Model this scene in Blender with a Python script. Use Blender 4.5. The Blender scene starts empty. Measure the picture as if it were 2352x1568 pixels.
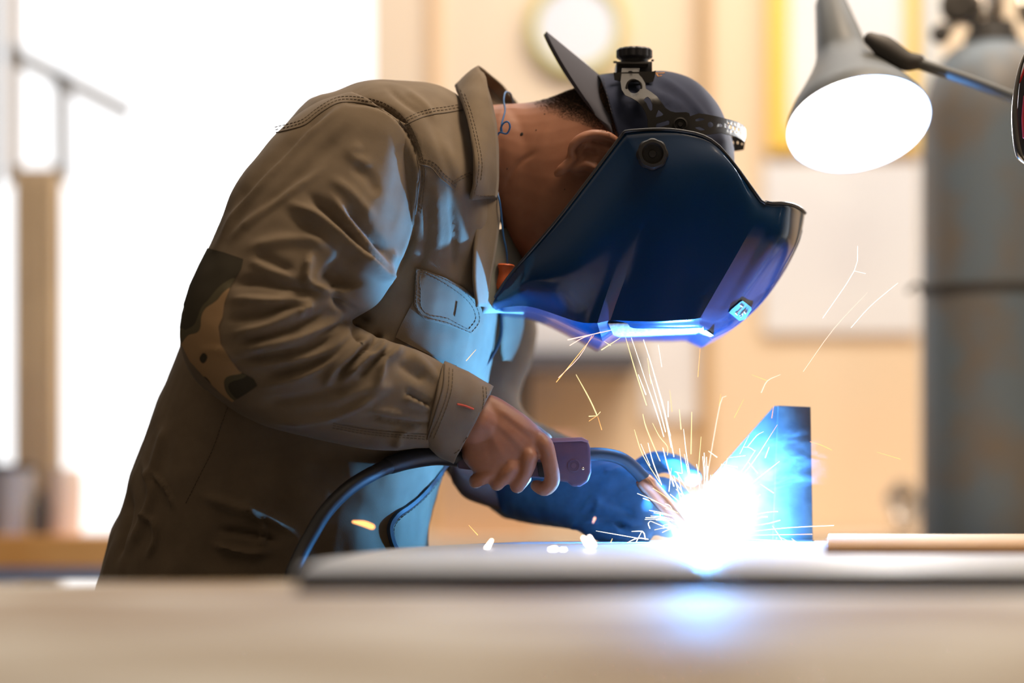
import bpy, bmesh, math, random
import numpy as np
from mathutils import Vector, Matrix
from mathutils.bvhtree import BVHTree
from mathutils.geometry import delaunay_2d_cdt

sc = bpy.context.scene
COL = sc.collection
random.seed(7)
rng = np.random.default_rng(7)

# ------------------------------------------------------------------ camera
CZ, CD, FP = 0.959, 2.7765, 85/36*2352      # camera height, focus distance, focal length in px
HX, HY = 1176.0, 1130.0                     # principal column, horizon row
cd = bpy.data.cameras.new('camera'); cam = bpy.data.objects.new('camera', cd); COL.objects.link(cam)
cam.location = (0, -CD, CZ); cam.rotation_euler = (math.pi/2, 0, 0)
cd.lens = 85; cd.sensor_width = 36; cd.shift_y = (HY-784)/2352
cd.dof.use_dof = True; cd.dof.focus_distance = CD; cd.dof.aperture_fstop = 1.4
cd.clip_start = 0.05; cd.clip_end = 200
sc.camera = cam

# ------------------------------------------------------------------ world and light
sc.view_settings.view_transform = 'Standard'; sc.view_settings.look = 'None'
sc.view_settings.gamma = 1; sc.view_settings.exposure = 0.0
sc.view_settings.use_curve_mapping = False
sc.cycles.use_denoising = True
sc.cycles.sample_clamp_indirect = 6.0
sc.cycles.max_bounces = 8
w = bpy.data.worlds.new('world'); sc.world = w; w.use_nodes = True
nt = w.node_tree; nt.nodes.clear()
N = nt.nodes.new; L = nt.links.new
tc = N('ShaderNodeTexCoord'); sp = N('ShaderNodeSeparateXYZ'); L(tc.outputs['Generated'], sp.inputs[0])
mr = N('ShaderNodeMapRange'); mr.interpolation_type = 'SMOOTHSTEP'
mr.inputs['From Min'].default_value = 0.15; mr.inputs['From Max'].default_value = 0.7
L(sp.outputs['Y'], mr.inputs['Value'])
up = N('ShaderNodeMapRange'); up.inputs['From Min'].default_value = -1; up.inputs['From Max'].default_value = 1
L(sp.outputs['Z'], up.inputs['Value'])
mixa = N('ShaderNodeValToRGB'); L(up.outputs[0], mixa.inputs[0]); ce = mixa.color_ramp.elements
ce[0].position = 0.46; ce[0].color = (0.007, 0.006, 0.005, 1); ce[1].position = 1.0; ce[1].color = (0.75, 0.58, 0.42, 1)
for pos_, c_ in ((0.56, (0.030, 0.024, 0.018, 1)), (0.70, (0.085, 0.066, 0.048, 1))):
    e_ = ce.new(pos_); e_.color = c_
mixb = N('ShaderNodeMixRGB'); mixb.inputs[2].default_value = (1.7, 1.7, 1.72, 1)
L(mr.outputs[0], mixb.inputs[0]); L(mixa.outputs[0], mixb.inputs[1])
bg = N('ShaderNodeBackground'); L(mixb.outputs[0], bg.inputs[0]); bg.inputs[1].default_value = 1.0
wo = N('ShaderNodeOutputWorld'); L(bg.outputs[0], wo.inputs[0])

def light(name, kind, loc, energy, col, size=0.1, target=None, sy=None):
    d = bpy.data.lights.new(name, kind); d.energy = energy; d.color = col
    if kind == 'AREA':
        d.size = size
        if sy: d.shape = 'RECTANGLE'; d.size_y = sy
    else:
        d.shadow_soft_size = size
    o = bpy.data.objects.new(name, d); COL.objects.link(o); o.location = loc
    if target is not None:
        o.rotation_euler = (Vector(target)-Vector(loc)).to_track_quat('-Z', 'Y').to_euler()
    return o
light('added_wall_light', 'AREA', (1.2, 1.3, 3.1), 64, (1.0, 0.93, 0.84), 3.2, (1.2, 2.7, 1.2), 0.7)  # unseen area light, added to brighten the back wall
light('added_overhead_light', 'AREA', (0.75, -0.12, 3.1), 52, (1.0, 0.80, 0.60), 0.7, (0.0, 0.0, 1.2))  # unseen overhead area light, added to bring out the jacket folds

# ------------------------------------------------------------------ helpers
def P(px, py, Y=0.0):
    d = Y + CD
    return Vector(((px-HX)/FP*d, Y, CZ + (HY-py)/FP*d))

def topx(co):
    d = co[:, 1] + CD
    return np.stack([HX + co[:, 0]/d*FP, HY - (co[:, 2]-CZ)/d*FP], 1)

def tag(o, label=None, cat=None, group=None, kind=None):
    if label: o['label'] = label
    if cat: o['category'] = cat
    if group: o['group'] = group
    if kind: o['kind'] = kind
    return o

def empty(name, loc, label, cat, group=None):
    o = bpy.data.objects.new(name, None); COL.objects.link(o); o.location = loc
    o.empty_display_size = 0.05
    return tag(o, label, cat, group)

def mesh_obj(name, verts, faces, mat, parent=None, smooth=True, sharp=None, label=None):
    me = bpy.data.meshes.new(name)
    me.from_pydata([tuple(v) for v in verts], [], [tuple(f) for f in faces]); me.update()
    return link_mesh(name, me, mat, parent, smooth, sharp, label)

def link_mesh(name, me, mat, parent=None, smooth=True, sharp=None, label=None):
    me.validate()
    bm = bmesh.new(); bm.from_mesh(me); bmesh.ops.recalc_face_normals(bm, faces=bm.faces); bm.to_mesh(me); bm.free()
    if smooth: me.shade_smooth()
    if sharp: me.set_sharp_from_angle(angle=math.radians(sharp))
    o = bpy.data.objects.new(name, me); COL.objects.link(o)
    if mat: me.materials.append(mat)
    if parent is not None:
        o.parent = parent; 
        o.matrix_parent_inverse = Matrix.Translation(-Vector(world_loc(parent)))
    if label: o['label'] = label
    return o

def world_loc(o):
    v = Vector((0, 0, 0)) if o.type != 'EMPTY' else Vector(o.location)
    return v

def evaluated(o):
    bpy.context.view_layer.update()
    dg = bpy.context.evaluated_depsgraph_get()
    me = bpy.data.meshes.new_from_object(o.evaluated_get(dg))
    return me

def cr(pts, k, closed=False, crease=()):
    """Catmull-Rom through rows of an array [n, ...]; k samples per span; crease indices stay sharp"""
    p = np.asarray(pts, float); n = len(p); out = []
    spans = n if closed else n-1
    for i in range(spans):
        p1, p2 = p[i], p[(i+1) % n]
        if closed: p0, p3 = p[i-1], p[(i+2) % n]
        else:
            p0 = p[i-1] if (i > 0 and i not in crease) else 2*p1-p2
            p3 = p[i+2] if (i+2 < n and (i+1) not in crease) else 2*p2-p1
        for j in range(k):
            t = j/k
            out.append(0.5*((2*p1)+(-p0+p2)*t+(2*p0-5*p1+4*p2-p3)*t*t+(-p0+3*p1-3*p2+p3)*t**3))
    if not closed: out.append(p[-1])
    return np.array(out)

def sect(a, b, Yc, h, p=2.3, n=40):
    A, B = np.array(P(a[0], a[1], Yc)), np.array(P(b[0], b[1], Yc))
    c, u = (A+B)/2, (B-A)/2
    t = np.arange(n)/n*2*math.pi
    f = lambda v: np.sign(v)*np.abs(v)**(2/p)
    return c[None]+f(np.cos(t))[:, None]*u[None]+f(np.sin(t))[:, None]*np.array([0, h, 0])[None]

def grid_faces(nr, nc, closed=True, off=0):
    F = []
    for i in range(nr-1):
        for j in range(nc if closed else nc-1):
            a = i*nc+j; b = i*nc+(j+1) % nc
            F.append((off+a, off+b, off+b+nc, off+a+nc))
    return F

class MB:
    def __init__(s): s.v = []; s.f = []
    def add(s, v, f):
        o = len(s.v); s.v += [tuple(x) for x in v]; s.f += [tuple(i+o for i in q) for q in f]; return s
    def rings(s, R, caps=True):
        R = np.asarray(R); nr, nc = R.shape[:2]
        F = grid_faces(nr, nc)
        V = R.reshape(-1, 3)
        if caps:
            F = F + [tuple(range(nc))[::-1], tuple((nr-1)*nc+j for j in range(nc))]
        return s.add(V, F)
    def loft(s, secs, k=4, caps=True): return s.rings(cr(np.array(secs), k), caps)
    def tube(s, pts, rad, n=12, k=4, caps=True, flat=1.0, ref=(0, 1, 0)):
        """tube through 3D points, round ends; flat squeezes it along ref"""
        pts = np.array([tuple(p) for p in pts], float)
        rad = np.array([rad]*len(pts) if np.isscalar(rad) else rad, float)
        q = cr(np.concatenate([pts, rad[:, None]], 1), k) if len(pts) > 1 else None
        C, r = q[:, :3], np.abs(q[:, 3])
        T = np.gradient(C, axis=0); T /= np.linalg.norm(T, axis=1)[:, None]+1e-12
        if caps:   # hemispherical ends
            a = np.array([0.97, 0.8, 0.45])
            C = np.concatenate([[C[0]-T[0]*r[0]*x for x in a], C, [C[-1]+T[-1]*r[-1]*x for x in a[::-1]]])
            r = np.concatenate([r[0]*np.sqrt(1-a*a), r, r[-1]*np.sqrt(1-a[::-1]**2)])
            T = np.concatenate([[T[0]]*3, T, [T[-1]]*3])
        ref = np.array(ref, float)
        R = []; up_ = None
        for c, t, rr in zip(C, T, r):
            if up_ is None:
                up_ = ref-np.dot(ref, t)*t
                if np.linalg.norm(up_) < 1e-3: up_ = np.array([1, 0, 0.])-t[0]*t
            up_ = up_-np.dot(up_, t)*t; up_ /= np.linalg.norm(up_)
            s2 = np.cross(t, up_)
            th = np.arange(n)/n*2*math.pi
            R.append(c+rr*(np.cos(th)[:, None]*up_*flat+np.sin(th)[:, None]*s2))
        return s.rings(R, True)
    def box(s, c, size, rot=None):
        V = []
        for i in (-1, 1):
            for j in (-1, 1):
                for k in (-1, 1):
                    v = Vector((i*size[0]/2, j*size[1]/2, k*size[2]/2))
                    if rot is not None: v = rot @ v
                    V.append(Vector(c)+v)
        return s.add(V, [(0, 1, 3, 2), (4, 6, 7, 5), (0, 4, 5, 1), (2, 3, 7, 6), (0, 2, 6, 4), (1, 5, 7, 3)])
    def ellipsoid(s, c, r, rot=None, nu=16, nv=24):
        R = []
        for i in range(1, nu):
            a = math.pi*i/nu
            ring = []
            for j in range(nv):
                b = 2*math.pi*j/nv
                v = Vector((r[0]*math.sin(a)*math.cos(b), r[1]*math.sin(a)*math.sin(b), r[2]*math.cos(a)))
                if rot is not None: v = rot @ v
                ring.append(tuple(Vector(c)+v))
            R.append(ring)
        return s.rings(R, True)
    def lathe(s, base, axis, prof, n=48):
        """prof: (distance along axis, radius)"""
        a = Vector(axis).normalized(); u = a.orthogonal().normalized(); v = a.cross(u)
        R = [[tuple(Vector(base)+a*h+(u*math.cos(2*math.pi*j/n)+v*math.sin(2*math.pi*j/n))*r) for j in range(n)] for h, r in prof]
        return s.rings(R, False)
    def mesh(s, name='m'):
        me = bpy.data.meshes.new(name); me.from_pydata(s.v, [], s.f); me.update(); return me
    def build(s, name, mat, parent=None, smooth=True, sharp=40, label=None, bevel=0, seg=2):
        me = s.mesh(name)
        if bevel:
            bm = bmesh.new(); bm.from_mesh(me); bmesh.ops.recalc_face_normals(bm, faces=bm.faces)
            ed = [e for e in bm.edges if len(e.link_faces) == 2 and e.calc_face_angle(0) > 0.6]
            bmesh.ops.bevel(bm, geom=ed, offset=bevel, segments=seg, affect='EDGES', profile=0.5)
            bm.to_mesh(me); bm.free()
        return link_mesh(name, me, mat, parent, smooth, sharp, label)

def remesh(me, voxel, smooth=3, fac=0.5):
    bm = bmesh.new(); bm.from_mesh(me); bmesh.ops.recalc_face_normals(bm, faces=bm.faces); bm.to_mesh(me); bm.free()
    o = bpy.data.objects.new('tmp', me); COL.objects.link(o)
    m = o.modifiers.new('r', 'REMESH'); m.mode = 'VOXEL'; m.voxel_size = voxel; m.adaptivity = 0
    if smooth:
        m2 = o.modifiers.new('s', 'SMOOTH'); m2.factor = fac; m2.iterations = smooth
    out = evaluated(o)
    bpy.data.objects.remove(o)
    return out

def get_co(me):
    a = np.empty(len(me.vertices)*3); me.vertices.foreach_get('co', a); return a.reshape(-1, 3)
def get_no(me):
    a = np.empty(len(me.vertices)*3); me.vertices.foreach_get('normal', a); return a.reshape(-1, 3)

def poly_dist(q, pts):
    """distance and path parameter from points q[n,2] to a polyline"""
    pts = np.asarray(pts, float)
    best = np.full(len(q), 1e9); par = np.zeros(len(q)); side = np.zeros(len(q))
    Ls = np.linalg.norm(np.diff(pts, axis=0), axis=1); cum = np.concatenate([[0], np.cumsum(Ls)])
    for i in range(len(pts)-1):
        a, b = pts[i], pts[i+1]; ab = b-a
        t = np.clip(((q-a)@ab)/(ab@ab), 0, 1)
        d = q-(a+t[:, None]*ab); dd = np.linalg.norm(d, axis=1)
        m = dd < best
        best[m] = dd[m]; par[m] = (cum[i]+t[m]*Ls[i])/cum[-1]
        side[m] = np.sign(ab[0]*d[m, 1]-ab[1]*d[m, 0])
    return best, par, side

def folds(me, strokes, ymax=0.12, facing=True, iters=1):
    """raise (+) or sink (-) cloth / skin along drawn lines on the side that faces the workshop front"""
    co, no = get_co(me), get_no(me)
    px = topx(co)
    wgt = np.clip((-no[:, 1]+0.15)*1.6, 0, 1)*(co[:, 1] < ymax)
    disp = np.zeros(len(co))
    for pts, wd, amp in strokes:
        pts = cr(np.array(pts, float), 5)
        lo, hi = pts.min(0)-wd*3, pts.max(0)+wd*3
        m = np.where((px[:, 0] > lo[0]) & (px[:, 0] < hi[0]) & (px[:, 1] > lo[1]) & (px[:, 1] < hi[1]) & (wgt > 0))[0]
        if not len(m): continue
        d, par, _ = poly_dist(px[m], pts)
        taper = np.clip(np.minimum(par, 1-par)/0.22+0.15, 0, 1)
        disp[m] += amp*np.exp(-(d/wd)**2)*taper
    co += no*(disp*wgt)[:, None]
    me.vertices.foreach_set('co', co.ravel()); me.update()

def wrinkle(me, scale, amp, seed=0, mask=None):
    """low random undulation of the whole cloth surface from summed sine waves"""
    r = np.random.default_rng(seed)
    co, no = get_co(me), get_no(me); d = np.zeros(len(co))
    for i in range(14):
        k = r.normal(size=3); k /= np.linalg.norm(k); f = scale*(0.6+r.random()*1.6)
        d += np.sin(co@k*f+r.random()*6.28+1.5*np.sin(co@r.normal(size=3)*f*0.4))/14**0.5
    if mask is not None: d *= mask(co)
    co += no*(d*amp)[:, None]
    me.vertices.foreach_set('co', co.ravel()); me.update()

def bvh_of(*meshes):
    V = []; F = []
    for me in meshes:
        o = len(V); V += [v.co.copy() for v in me.vertices]; F += [tuple(i+o for i in p.vertices) for p in me.polygons]
    return BVHTree.FromPolygons(V, F)

CAMP = Vector((0, -CD, CZ))
def hit(bvh, px, py, off=0.0, miss=0.0):
    d = (P(px, py, 0)-CAMP).normalized()
    loc, nrm, idx, dist = bvh.ray_cast(CAMP, d)
    if loc is None:
        return P(px, py, miss), Vector((0, -1, 0))
    if nrm.dot(d) > 0: nrm = -nrm
    nn = (nrm*0.6-d*0.4).normalized()
    return loc+nn*off, nn

def inpoly(q, poly):
    poly = np.asarray(poly, float); x, y = q[:, 0], q[:, 1]; c = np.zeros(len(q), bool); j = len(poly)-1
    for i in range(len(poly)):
        xi, yi = poly[i]; xj, yj = poly[j]
        c ^= ((yi > y) != (yj > y)) & (x < (xj-xi)*(y-yi)/(yj-yi+1e-12)+xi); j = i
    return c

def sheet(name, outline, fmap, thick, mat, parent, holes=(), step=8, smooth_outline=0, sharp=35, label=None):
    """a cut-out piece: outline (and holes) in drawing coordinates, laid on a surface by fmap, given thickness"""
    if smooth_outline: outline = cr(np.array(outline, float), smooth_outline, closed=True)
    loops = [np.array(outline, float)]+[np.array(h, float) for h in holes]
    pts = []; edges = []
    for lp in loops:
        q = []
        for i in range(len(lp)):
            a, b = lp[i], lp[(i+1) % len(lp)]
            n = max(1, int(np.linalg.norm(b-a)/step))
            q += [a+(b-a)*t/n for t in range(n)]
        o = len(pts); pts += q; edges += [(o+i, o+(i+1) % len(q)) for i in range(len(q))]
    lo, hi = loops[0].min(0), loops[0].max(0)
    gx, gy = np.meshgrid(np.arange(lo[0]+step/2, hi[0], step), np.arange(lo[1]+step/2, hi[1], step))
    g = np.stack([gx.ravel(), gy.ravel()], 1)
    if len(g):
        ok = inpoly(g, loops[0])
        for h in loops[1:]: ok &= ~inpoly(g, h)
        B = np.array(pts)
        g = g[ok]
        if len(g):
            dmin = np.min(np.linalg.norm(g[:, None]-B[None], axis=2), axis=1); g = g[dmin > step*0.45]
            pts += list(g)
    r = delaunay_2d_cdt([Vector(p) for p in pts], edges, [], 0, 1e-4)
    V2 = np.array([tuple(v) for v in r[0]]); F = [tuple(f) for f in r[2]]
    cen = np.array([V2[list(f)].mean(0) for f in F])
    ok = inpoly(cen, loops[0])
    for h in loops[1:]: ok &= ~inpoly(cen, h)
    F = [f for f, k in zip(F, ok) if k]
    top = []; bot = []
    for x, y in V2:
        p, n = fmap(x, y); top.append(p+n*thick); bot.append(p)
    nV = len(V2); cnt = {}
    for f in F:
        for i in range(3):
            e = (f[i], f[(i+1) % 3]); cnt[e] = 1
    side = [(a, b, b+nV, a+nV) for (a, b) in cnt if (b, a) not in cnt]
    faces = F+[tuple(i+nV for i in f[::-1]) for f in F]+side
    used = sorted({i for f in faces for i in f}); mp = {k: i for i, k in enumerate(used)}
    allv = top+bot
    return mesh_obj(name, [allv[i] for i in used], [tuple(mp[i] for i in f) for f in faces], mat, parent, True, sharp, label)

def on(bvh, off=0.0005, miss=0.0): return lambda x, y: hit(bvh, x, y, off, miss)
def atY(fy): return lambda x, y: (P(x, y, fy(x, y) if callable(fy) else fy), Vector((0, -1, 0)))

def seam_mb(mb, bvh, path, r=0.0007, off=0.0003, dash=None, k=6, miss=0.0):
    q = cr(np.array(path, float), k)
    L_ = np.concatenate([[0], np.cumsum(np.linalg.norm(np.diff(q, axis=0), axis=1))])
    if dash is None:
        n = max(3, int(L_[-1]/7)); t = np.linspace(0, L_[-1], n)
        pts = [hit(bvh, np.interp(s, L_, q[:, 0]), np.interp(s, L_, q[:, 1]), off, miss)[0] for s in t]
        for i in range(1, len(pts)):
            if (pts[i]-pts[i-1]).length > 0.03: return mb
        mb.tube(pts, r, 6, 1)
    else:
        s = 0
        while s < L_[-1]-dash:
            a = [hit(bvh, np.interp(u, L_, q[:, 0]), np.interp(u, L_, q[:, 1]), off, miss)[0] for u in (s, s+dash)]
            if (a[0]-a[1]).length < 0.01: mb.tube(a, r, 5, 1)
            s += dash*1.8
    return mb

# ------------------------------------------------------------------ materials
def mat(name, col, rough=0.6, metal=0.0, spec=0.5, sheen=0, emit=None, es=0, noise=None, bump=None, coat=0, alpha=None, trans=0):
    m = bpy.data.materials.new(name); m.use_nodes = True; t = m.node_tree; b = t.nodes['Principled BSDF']
    b.inputs['Base Color'].default_value = (*col, 1); b.inputs['Roughness'].default_value = rough
    b.inputs['Metallic'].default_value = metal; b.inputs['Specular IOR Level'].default_value = spec
    b.inputs['Coat Weight'].default_value = coat; b.inputs['Coat Roughness'].default_value = 0.08
    b.inputs['Transmission Weight'].default_value = trans
    if sheen: b.inputs['Sheen Weight'].default_value = sheen; b.inputs['Sheen Roughness'].default_value = 0.5
    if emit: b.inputs['Emission Color'].default_value = (*emit, 1); b.inputs['Emission Strength'].default_value = es
    tcn = t.nodes.new('ShaderNodeTexCoord')
    if noise:   # (scale, colour2, detail, lo, hi)
        n = t.nodes.new('ShaderNodeTexNoise'); n.inputs['Scale'].default_value = noise[0]; n.inputs['Detail'].default_value = noise[2]
        t.links.new(tcn.outputs['Object'], n.inputs['Vector'])
        r = t.nodes.new('ShaderNodeValToRGB'); r.color_ramp.elements[0].position = noise[3]; r.color_ramp.elements[1].position = noise[4]
        r.color_ramp.elements[0].color = (*col, 1); r.color_ramp.elements[1].color = (*noise[1], 1)
        t.links.new(n.outputs['Fac'], r.inputs[0]); t.links.new(r.outputs[0], b.inputs['Base Color'])
    if bump:    # (scale, strength, distance)
        n = t.nodes.new('ShaderNodeTexNoise'); n.inputs['Scale'].default_value = bump[0]; n.inputs['Detail'].default_value = 4
        t.links.new(tcn.outputs['Object'], n.inputs['Vector'])
        bp = t.nodes.new('ShaderNodeBump'); bp.inputs['Strength'].default_value = bump[1]; bp.inputs['Distance'].default_value = bump[2]
        t.links.new(n.outputs['Fac'], bp.inputs['Height']); t.links.new(bp.outputs[0], b.inputs['Normal'])
    return m

M = {}
M['jacket'] = mat('olive_cotton', (0.170, 0.127, 0.082), 0.85, spec=0.15, sheen=0.1, noise=(28, (0.135, 0.100, 0.065), 6, 0.35, 0.75), bump=(1400, 0.25, 0.0006))
M['stitch'] = mat('brown_thread', (0.085, 0.058, 0.032), 0.8)
M['edge'] = mat('worn_edge_thread', (0.24, 0.18, 0.11), 0.8)
M['camo_light'] = None
M['skin'] = mat('skin', (0.33, 0.145, 0.082), 0.5, spec=0.35, noise=(60, (0.28, 0.118, 0.066), 5, 0.3, 0.8), bump=(900, 0.12, 0.0005))
M['skin'].node_tree.nodes['Principled BSDF'].inputs['Subsurface Weight'].default_value = 0.08
M['skin'].node_tree.nodes['Principled BSDF'].inputs['Subsurface Radius'].default_value = (0.006, 0.002, 0.001)
M['hair'] = mat('black_hair', (0.018, 0.013, 0.010), 0.6)
M['cap'] = mat('navy_cotton', (0.020, 0.028, 0.062), 0.85, spec=0.2, sheen=0.12, noise=(60, (0.020, 0.026, 0.055), 4, 0.3, 0.8), bump=(1500, 0.2, 0.0005))
M['brimc'] = mat('faded_navy_cotton', (0.055, 0.055, 0.070), 0.85, spec=0.25, bump=(1500, 0.2, 0.0005))
M['shell'] = mat('glossy_navy_plastic', (0.003, 0.021, 0.060), 0.16, spec=0.55, bump=(260, 0.05, 0.0006))
M['strap'] = mat('dark_plastic', (0.022, 0.020, 0.018), 0.5, spec=0.35)
M['black'] = mat('black_rubber', (0.015, 0.015, 0.018), 0.45)
M['neck'] = mat('blue_black_sleeve', (0.03, 0.05, 0.075), 0.38)
M['lens'] = mat('scratched_clear_cover', (0.40, 0.42, 0.44), 0.22, spec=0.6, noise=(300, (0.6, 0.66, 0.7), 4, 0.4, 0.7))
M['torch'] = mat('purple_grey_plastic', (0.11, 0.055, 0.085), 0.42, noise=(50, (0.075, 0.045, 0.085), 4, 0.4, 0.7))
M['copper'] = mat('copper_nozzle', (0.75, 0.42, 0.30), 0.3, metal=0.9)
M['steel'] = mat('mill_scale_steel', (0.060, 0.062, 0.068), 0.55, metal=0.2, noise=(45, (0.030, 0.033, 0.042), 6, 0.35, 0.7), bump=(200, 0.15, 0.001))
M['plate'] = mat('ground_steel', (0.62, 0.65, 0.70), 0.42, metal=0.35, noise=(25, (0.5, 0.52, 0.56), 6, 0.35, 0.7), bump=(600, 0.2, 0.0006))
M['glove'] = mat('dark_leather', (0.055, 0.13, 0.22), 0.6, spec=0.4, noise=(40, (0.03, 0.075, 0.13), 5, 0.3, 0.7), bump=(250, 0.35, 0.001))
M['trousers'] = mat('dark_work_trousers', (0.05, 0.045, 0.04), 0.9)
M['leather'] = mat('brown_boot_leather', (0.08, 0.045, 0.025), 0.5)
M['orange'] = mat('orange_foam', (0.85, 0.16, 0.04), 0.5)
M['cord'] = mat('blue_cord', (0.03, 0.13, 0.35), 0.45)
M['chrome'] = mat('chrome', (0.75, 0.72, 0.68), 0.16, metal=1.0)
M['lampgrey'] = mat('lamp_grey_enamel', (0.07, 0.075, 0.075), 0.45, spec=0.5)
M['lampin'] = mat('white_enamel', (0.9, 0.9, 0.9), 0.4)
M['bulb'] = mat('lamp_bulb', (1, 1, 1), 0.4, emit=(1, 0.97, 0.92), es=14)
M['cyl'] = mat('worn_blue_grey_paint', (0.13, 0.17, 0.21), 0.5, spec=0.5, noise=(9, (0.17, 0.145, 0.12), 8, 0.42, 0.66), bump=(30, 0.2, 0.002))
M['wall'] = mat('peach_paint', (0.88, 0.67, 0.45), 0.8, noise=(1.6, (0.86, 0.71, 0.53), 3, 0.3, 0.8))
M['yellow'] = mat('yellow_frame', (0.95, 0.62, 0.10), 0.5)
M['paper'] = mat('white_paper', (0.85, 0.85, 0.87), 0.8, noise=(3, (0.78, 0.77, 0.80), 3, 0.4, 0.7))
M['green'] = mat('yellow_green_rim', (0.62, 0.55, 0.18), 0.6)
M['wood'] = mat('orange_varnished_wood', (0.75, 0.33, 0.07), 0.5, noise=(8, (0.85, 0.42, 0.12), 5, 0.3, 0.7))
M['woodblock'] = mat('pale_board', (0.60, 0.36, 0.15), 0.6, noise=(14, (0.40, 0.22, 0.09), 6, 0.35, 0.7))
M['cream'] = mat('cream_paint', (0.85, 0.68, 0.52), 0.7)
M['tan'] = mat('tan_curtain', (0.55, 0.40, 0.24), 0.8, noise=(6, (0.42, 0.30, 0.18), 3, 0.3, 0.7))
M['darkp'] = mat('dark_post', (0.05, 0.045, 0.04), 0.6)
M['grey'] = mat('pale_grey_metal', (0.45, 0.44, 0.42), 0.4)
M['bench'] = mat('tan_bench_top', (0.27, 0.185, 0.10), 0.7, spec=0.15, noise=(4.6, (0.60, 0.56, 0.47), 1, 0.40, 0.64))
M['floor'] = mat('concrete_floor', (0.16, 0.145, 0.13), 0.7, noise=(3, (0.12, 0.11, 0.10), 5, 0.3, 0.7))
M['red'] = mat('red_plastic', (0.35, 0.02, 0.02), 0.3)
M['pink'] = mat('dusty_pink_rag', (0.62, 0.33, 0.27), 0.8)

def spark_mat(name, col, s):
    m = bpy.data.materials.new(name); m.use_nodes = True; t = m.node_tree; t.nodes.clear()
    e = t.nodes.new('ShaderNodeEmission'); e.inputs[0].default_value = (*col, 1); e.inputs[1].default_value = s
    o = t.nodes.new('ShaderNodeOutputMaterial'); t.links.new(e.outputs[0], o.inputs[0]); return m
M['sp_white'] = spark_mat('white_hot_spark', (1, 0.93, 0.80), 3.0)
M['sp_yellow'] = spark_mat('yellow_spark', (1, 0.80, 0.38), 2.0)
M['sp_orange'] = spark_mat('orange_spark', (1, 0.40, 0.12), 2.6)
M['sp_hot'] = spark_mat('white_hot_drop', (1, 0.85, 0.72), 14)
M['sp_pink'] = spark_mat('pink_spark', (1, 0.52, 0.42), 2.2)

# camouflage patch cloth
def camo():
    m = bpy.data.materials.new('camouflage_cloth'); m.use_nodes = True; t = m.node_tree; b = t.nodes['Principled BSDF']
    b.inputs['Roughness'].default_value = 0.9; b.inputs['Specular IOR Level'].default_value = 0.2
    tcn = t.nodes.new('ShaderNodeTexCoord'); n = t.nodes.new('ShaderNodeTexNoise')
    mp = t.nodes.new('ShaderNodeMapping'); mp.inputs['Location'].default_value = (0.37, 0.2, 0.11)
    t.links.new(tcn.outputs['Object'], mp.inputs[0])
    n.inputs['Scale'].default_value = 13; n.inputs['Detail'].default_value = 1.5; t.links.new(mp.outputs[0], n.inputs['Vector'])
    r = t.nodes.new('ShaderNodeValToRGB'); r.color_ramp.interpolation = 'CONSTANT'
    e = r.color_ramp.elements; e[0].position = 0; e[0].color = (0.05, 0.042, 0.028, 1); e[1].position = 0.44; e[1].color = (0.10, 0.085, 0.05, 1)
    x = e.new(0.49); x.color = (0.34, 0.215, 0.11, 1); x = e.new(0.66); x.color = (0.05, 0.042, 0.028, 1)
    t.links.new(n.outputs['Fac'], r.inputs[0]); t.links.new(r.outputs[0], b.inputs['Base Color']); return m
M['camo'] = camo()

# ------------------------------------------------------------------ setting
def struct(name, mb, m, **k):
    o = mb.build(name, m, **k); o['kind'] = 'structure'; return o
fl = struct('floor', MB().box((1.0, 1.0, -0.05), (14, 12, 0.1)), M['floor'], smooth=False)
WY = 2.70
xl = P(855, 0, WY).x
wb = MB().box(((xl+4.2)/2, WY+0.1, 1.7), (4.2-xl, 0.2, 3.4))
struct('wall_back', wb, M['wall'], smooth=False)
struct('wall_left', MB().box((P(-40, 0, 2.2).x-0.02, 1.2, 1.7), (0.1, 2.0, 3.4)), M['darkp'], smooth=False)
struct('wall_low', MB().box((xl-1.2, WY+0.1, 0.32), (2.4, 0.16, 0.64)), M['cream'], smooth=False)
# pilasters on the wall
for i, (a, b, y) in enumerate([(1606, 1634, 2.67), (985, 1010, 2.685)]):
    t = struct('trim_%d' % (i+1), MB().box(((P(a, 0, y).x+P(b, 0, y).x)/2, y+0.012, 1.7), (P(b, 0, y).x-P(a, 0, y).x, 0.03, 3.4)),
               mat('ochre_trim' if i == 0 else 'peach_trim', (0.55, 0.36, 0.18) if i == 0 else (0.80, 0.53, 0.28), 0.8), smooth=False)
# window frame of the big opening: posts and bars, and the pale structure outside
wf = empty('window_frame', P(150, 700, 2.6), 'grey steel window frame with blurred bars at the upper left', 'window frame')
def bar(mb, a, b, Y, wpx, dep=0.04):
    pa, pb = P(a[0], a[1], Y), P(b[0], b[1], Y); wd = wpx/FP*(Y+CD)
    d = (pb-pa); Lg = d.length; ang = math.atan2(d.z, d.x)
    return mb.box((pa+pb)/2, (Lg, dep, wd), Matrix.Rotation(-ang, 3, 'Y'))
bar(MB(), (28, -60), (28, 420), 2.6, 26).build('post', M['tan'], wf, smooth=False)
bar(MB(), (142, 170), (145, 420), 2.6, 30).build('post', M['grey'], wf, smooth=False)
bar(MB(), (20, 118), (300, 262), 2.6, 34).build('rail', M['grey'], wf, smooth=False)
bar(MB(), (20, 396), (150, 396), 2.6, 20).build('sill', M['tan'], wf, smooth=False)
def slab(name, x0, y0, x1, y1, Y, dep, m, label, cat, group=None, bevel=0.0):
    a, b = P(x0, y0, Y), P(x1, y1, Y)
    o = MB().box(((a.x+b.x)/2, Y+dep/2, (a.z+b.z)/2), (abs(b.x-a.x), dep, abs(a.z-b.z))).build(name, m, smooth=bool(bevel), bevel=bevel)
    return tag(o, label, cat, group)
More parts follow.
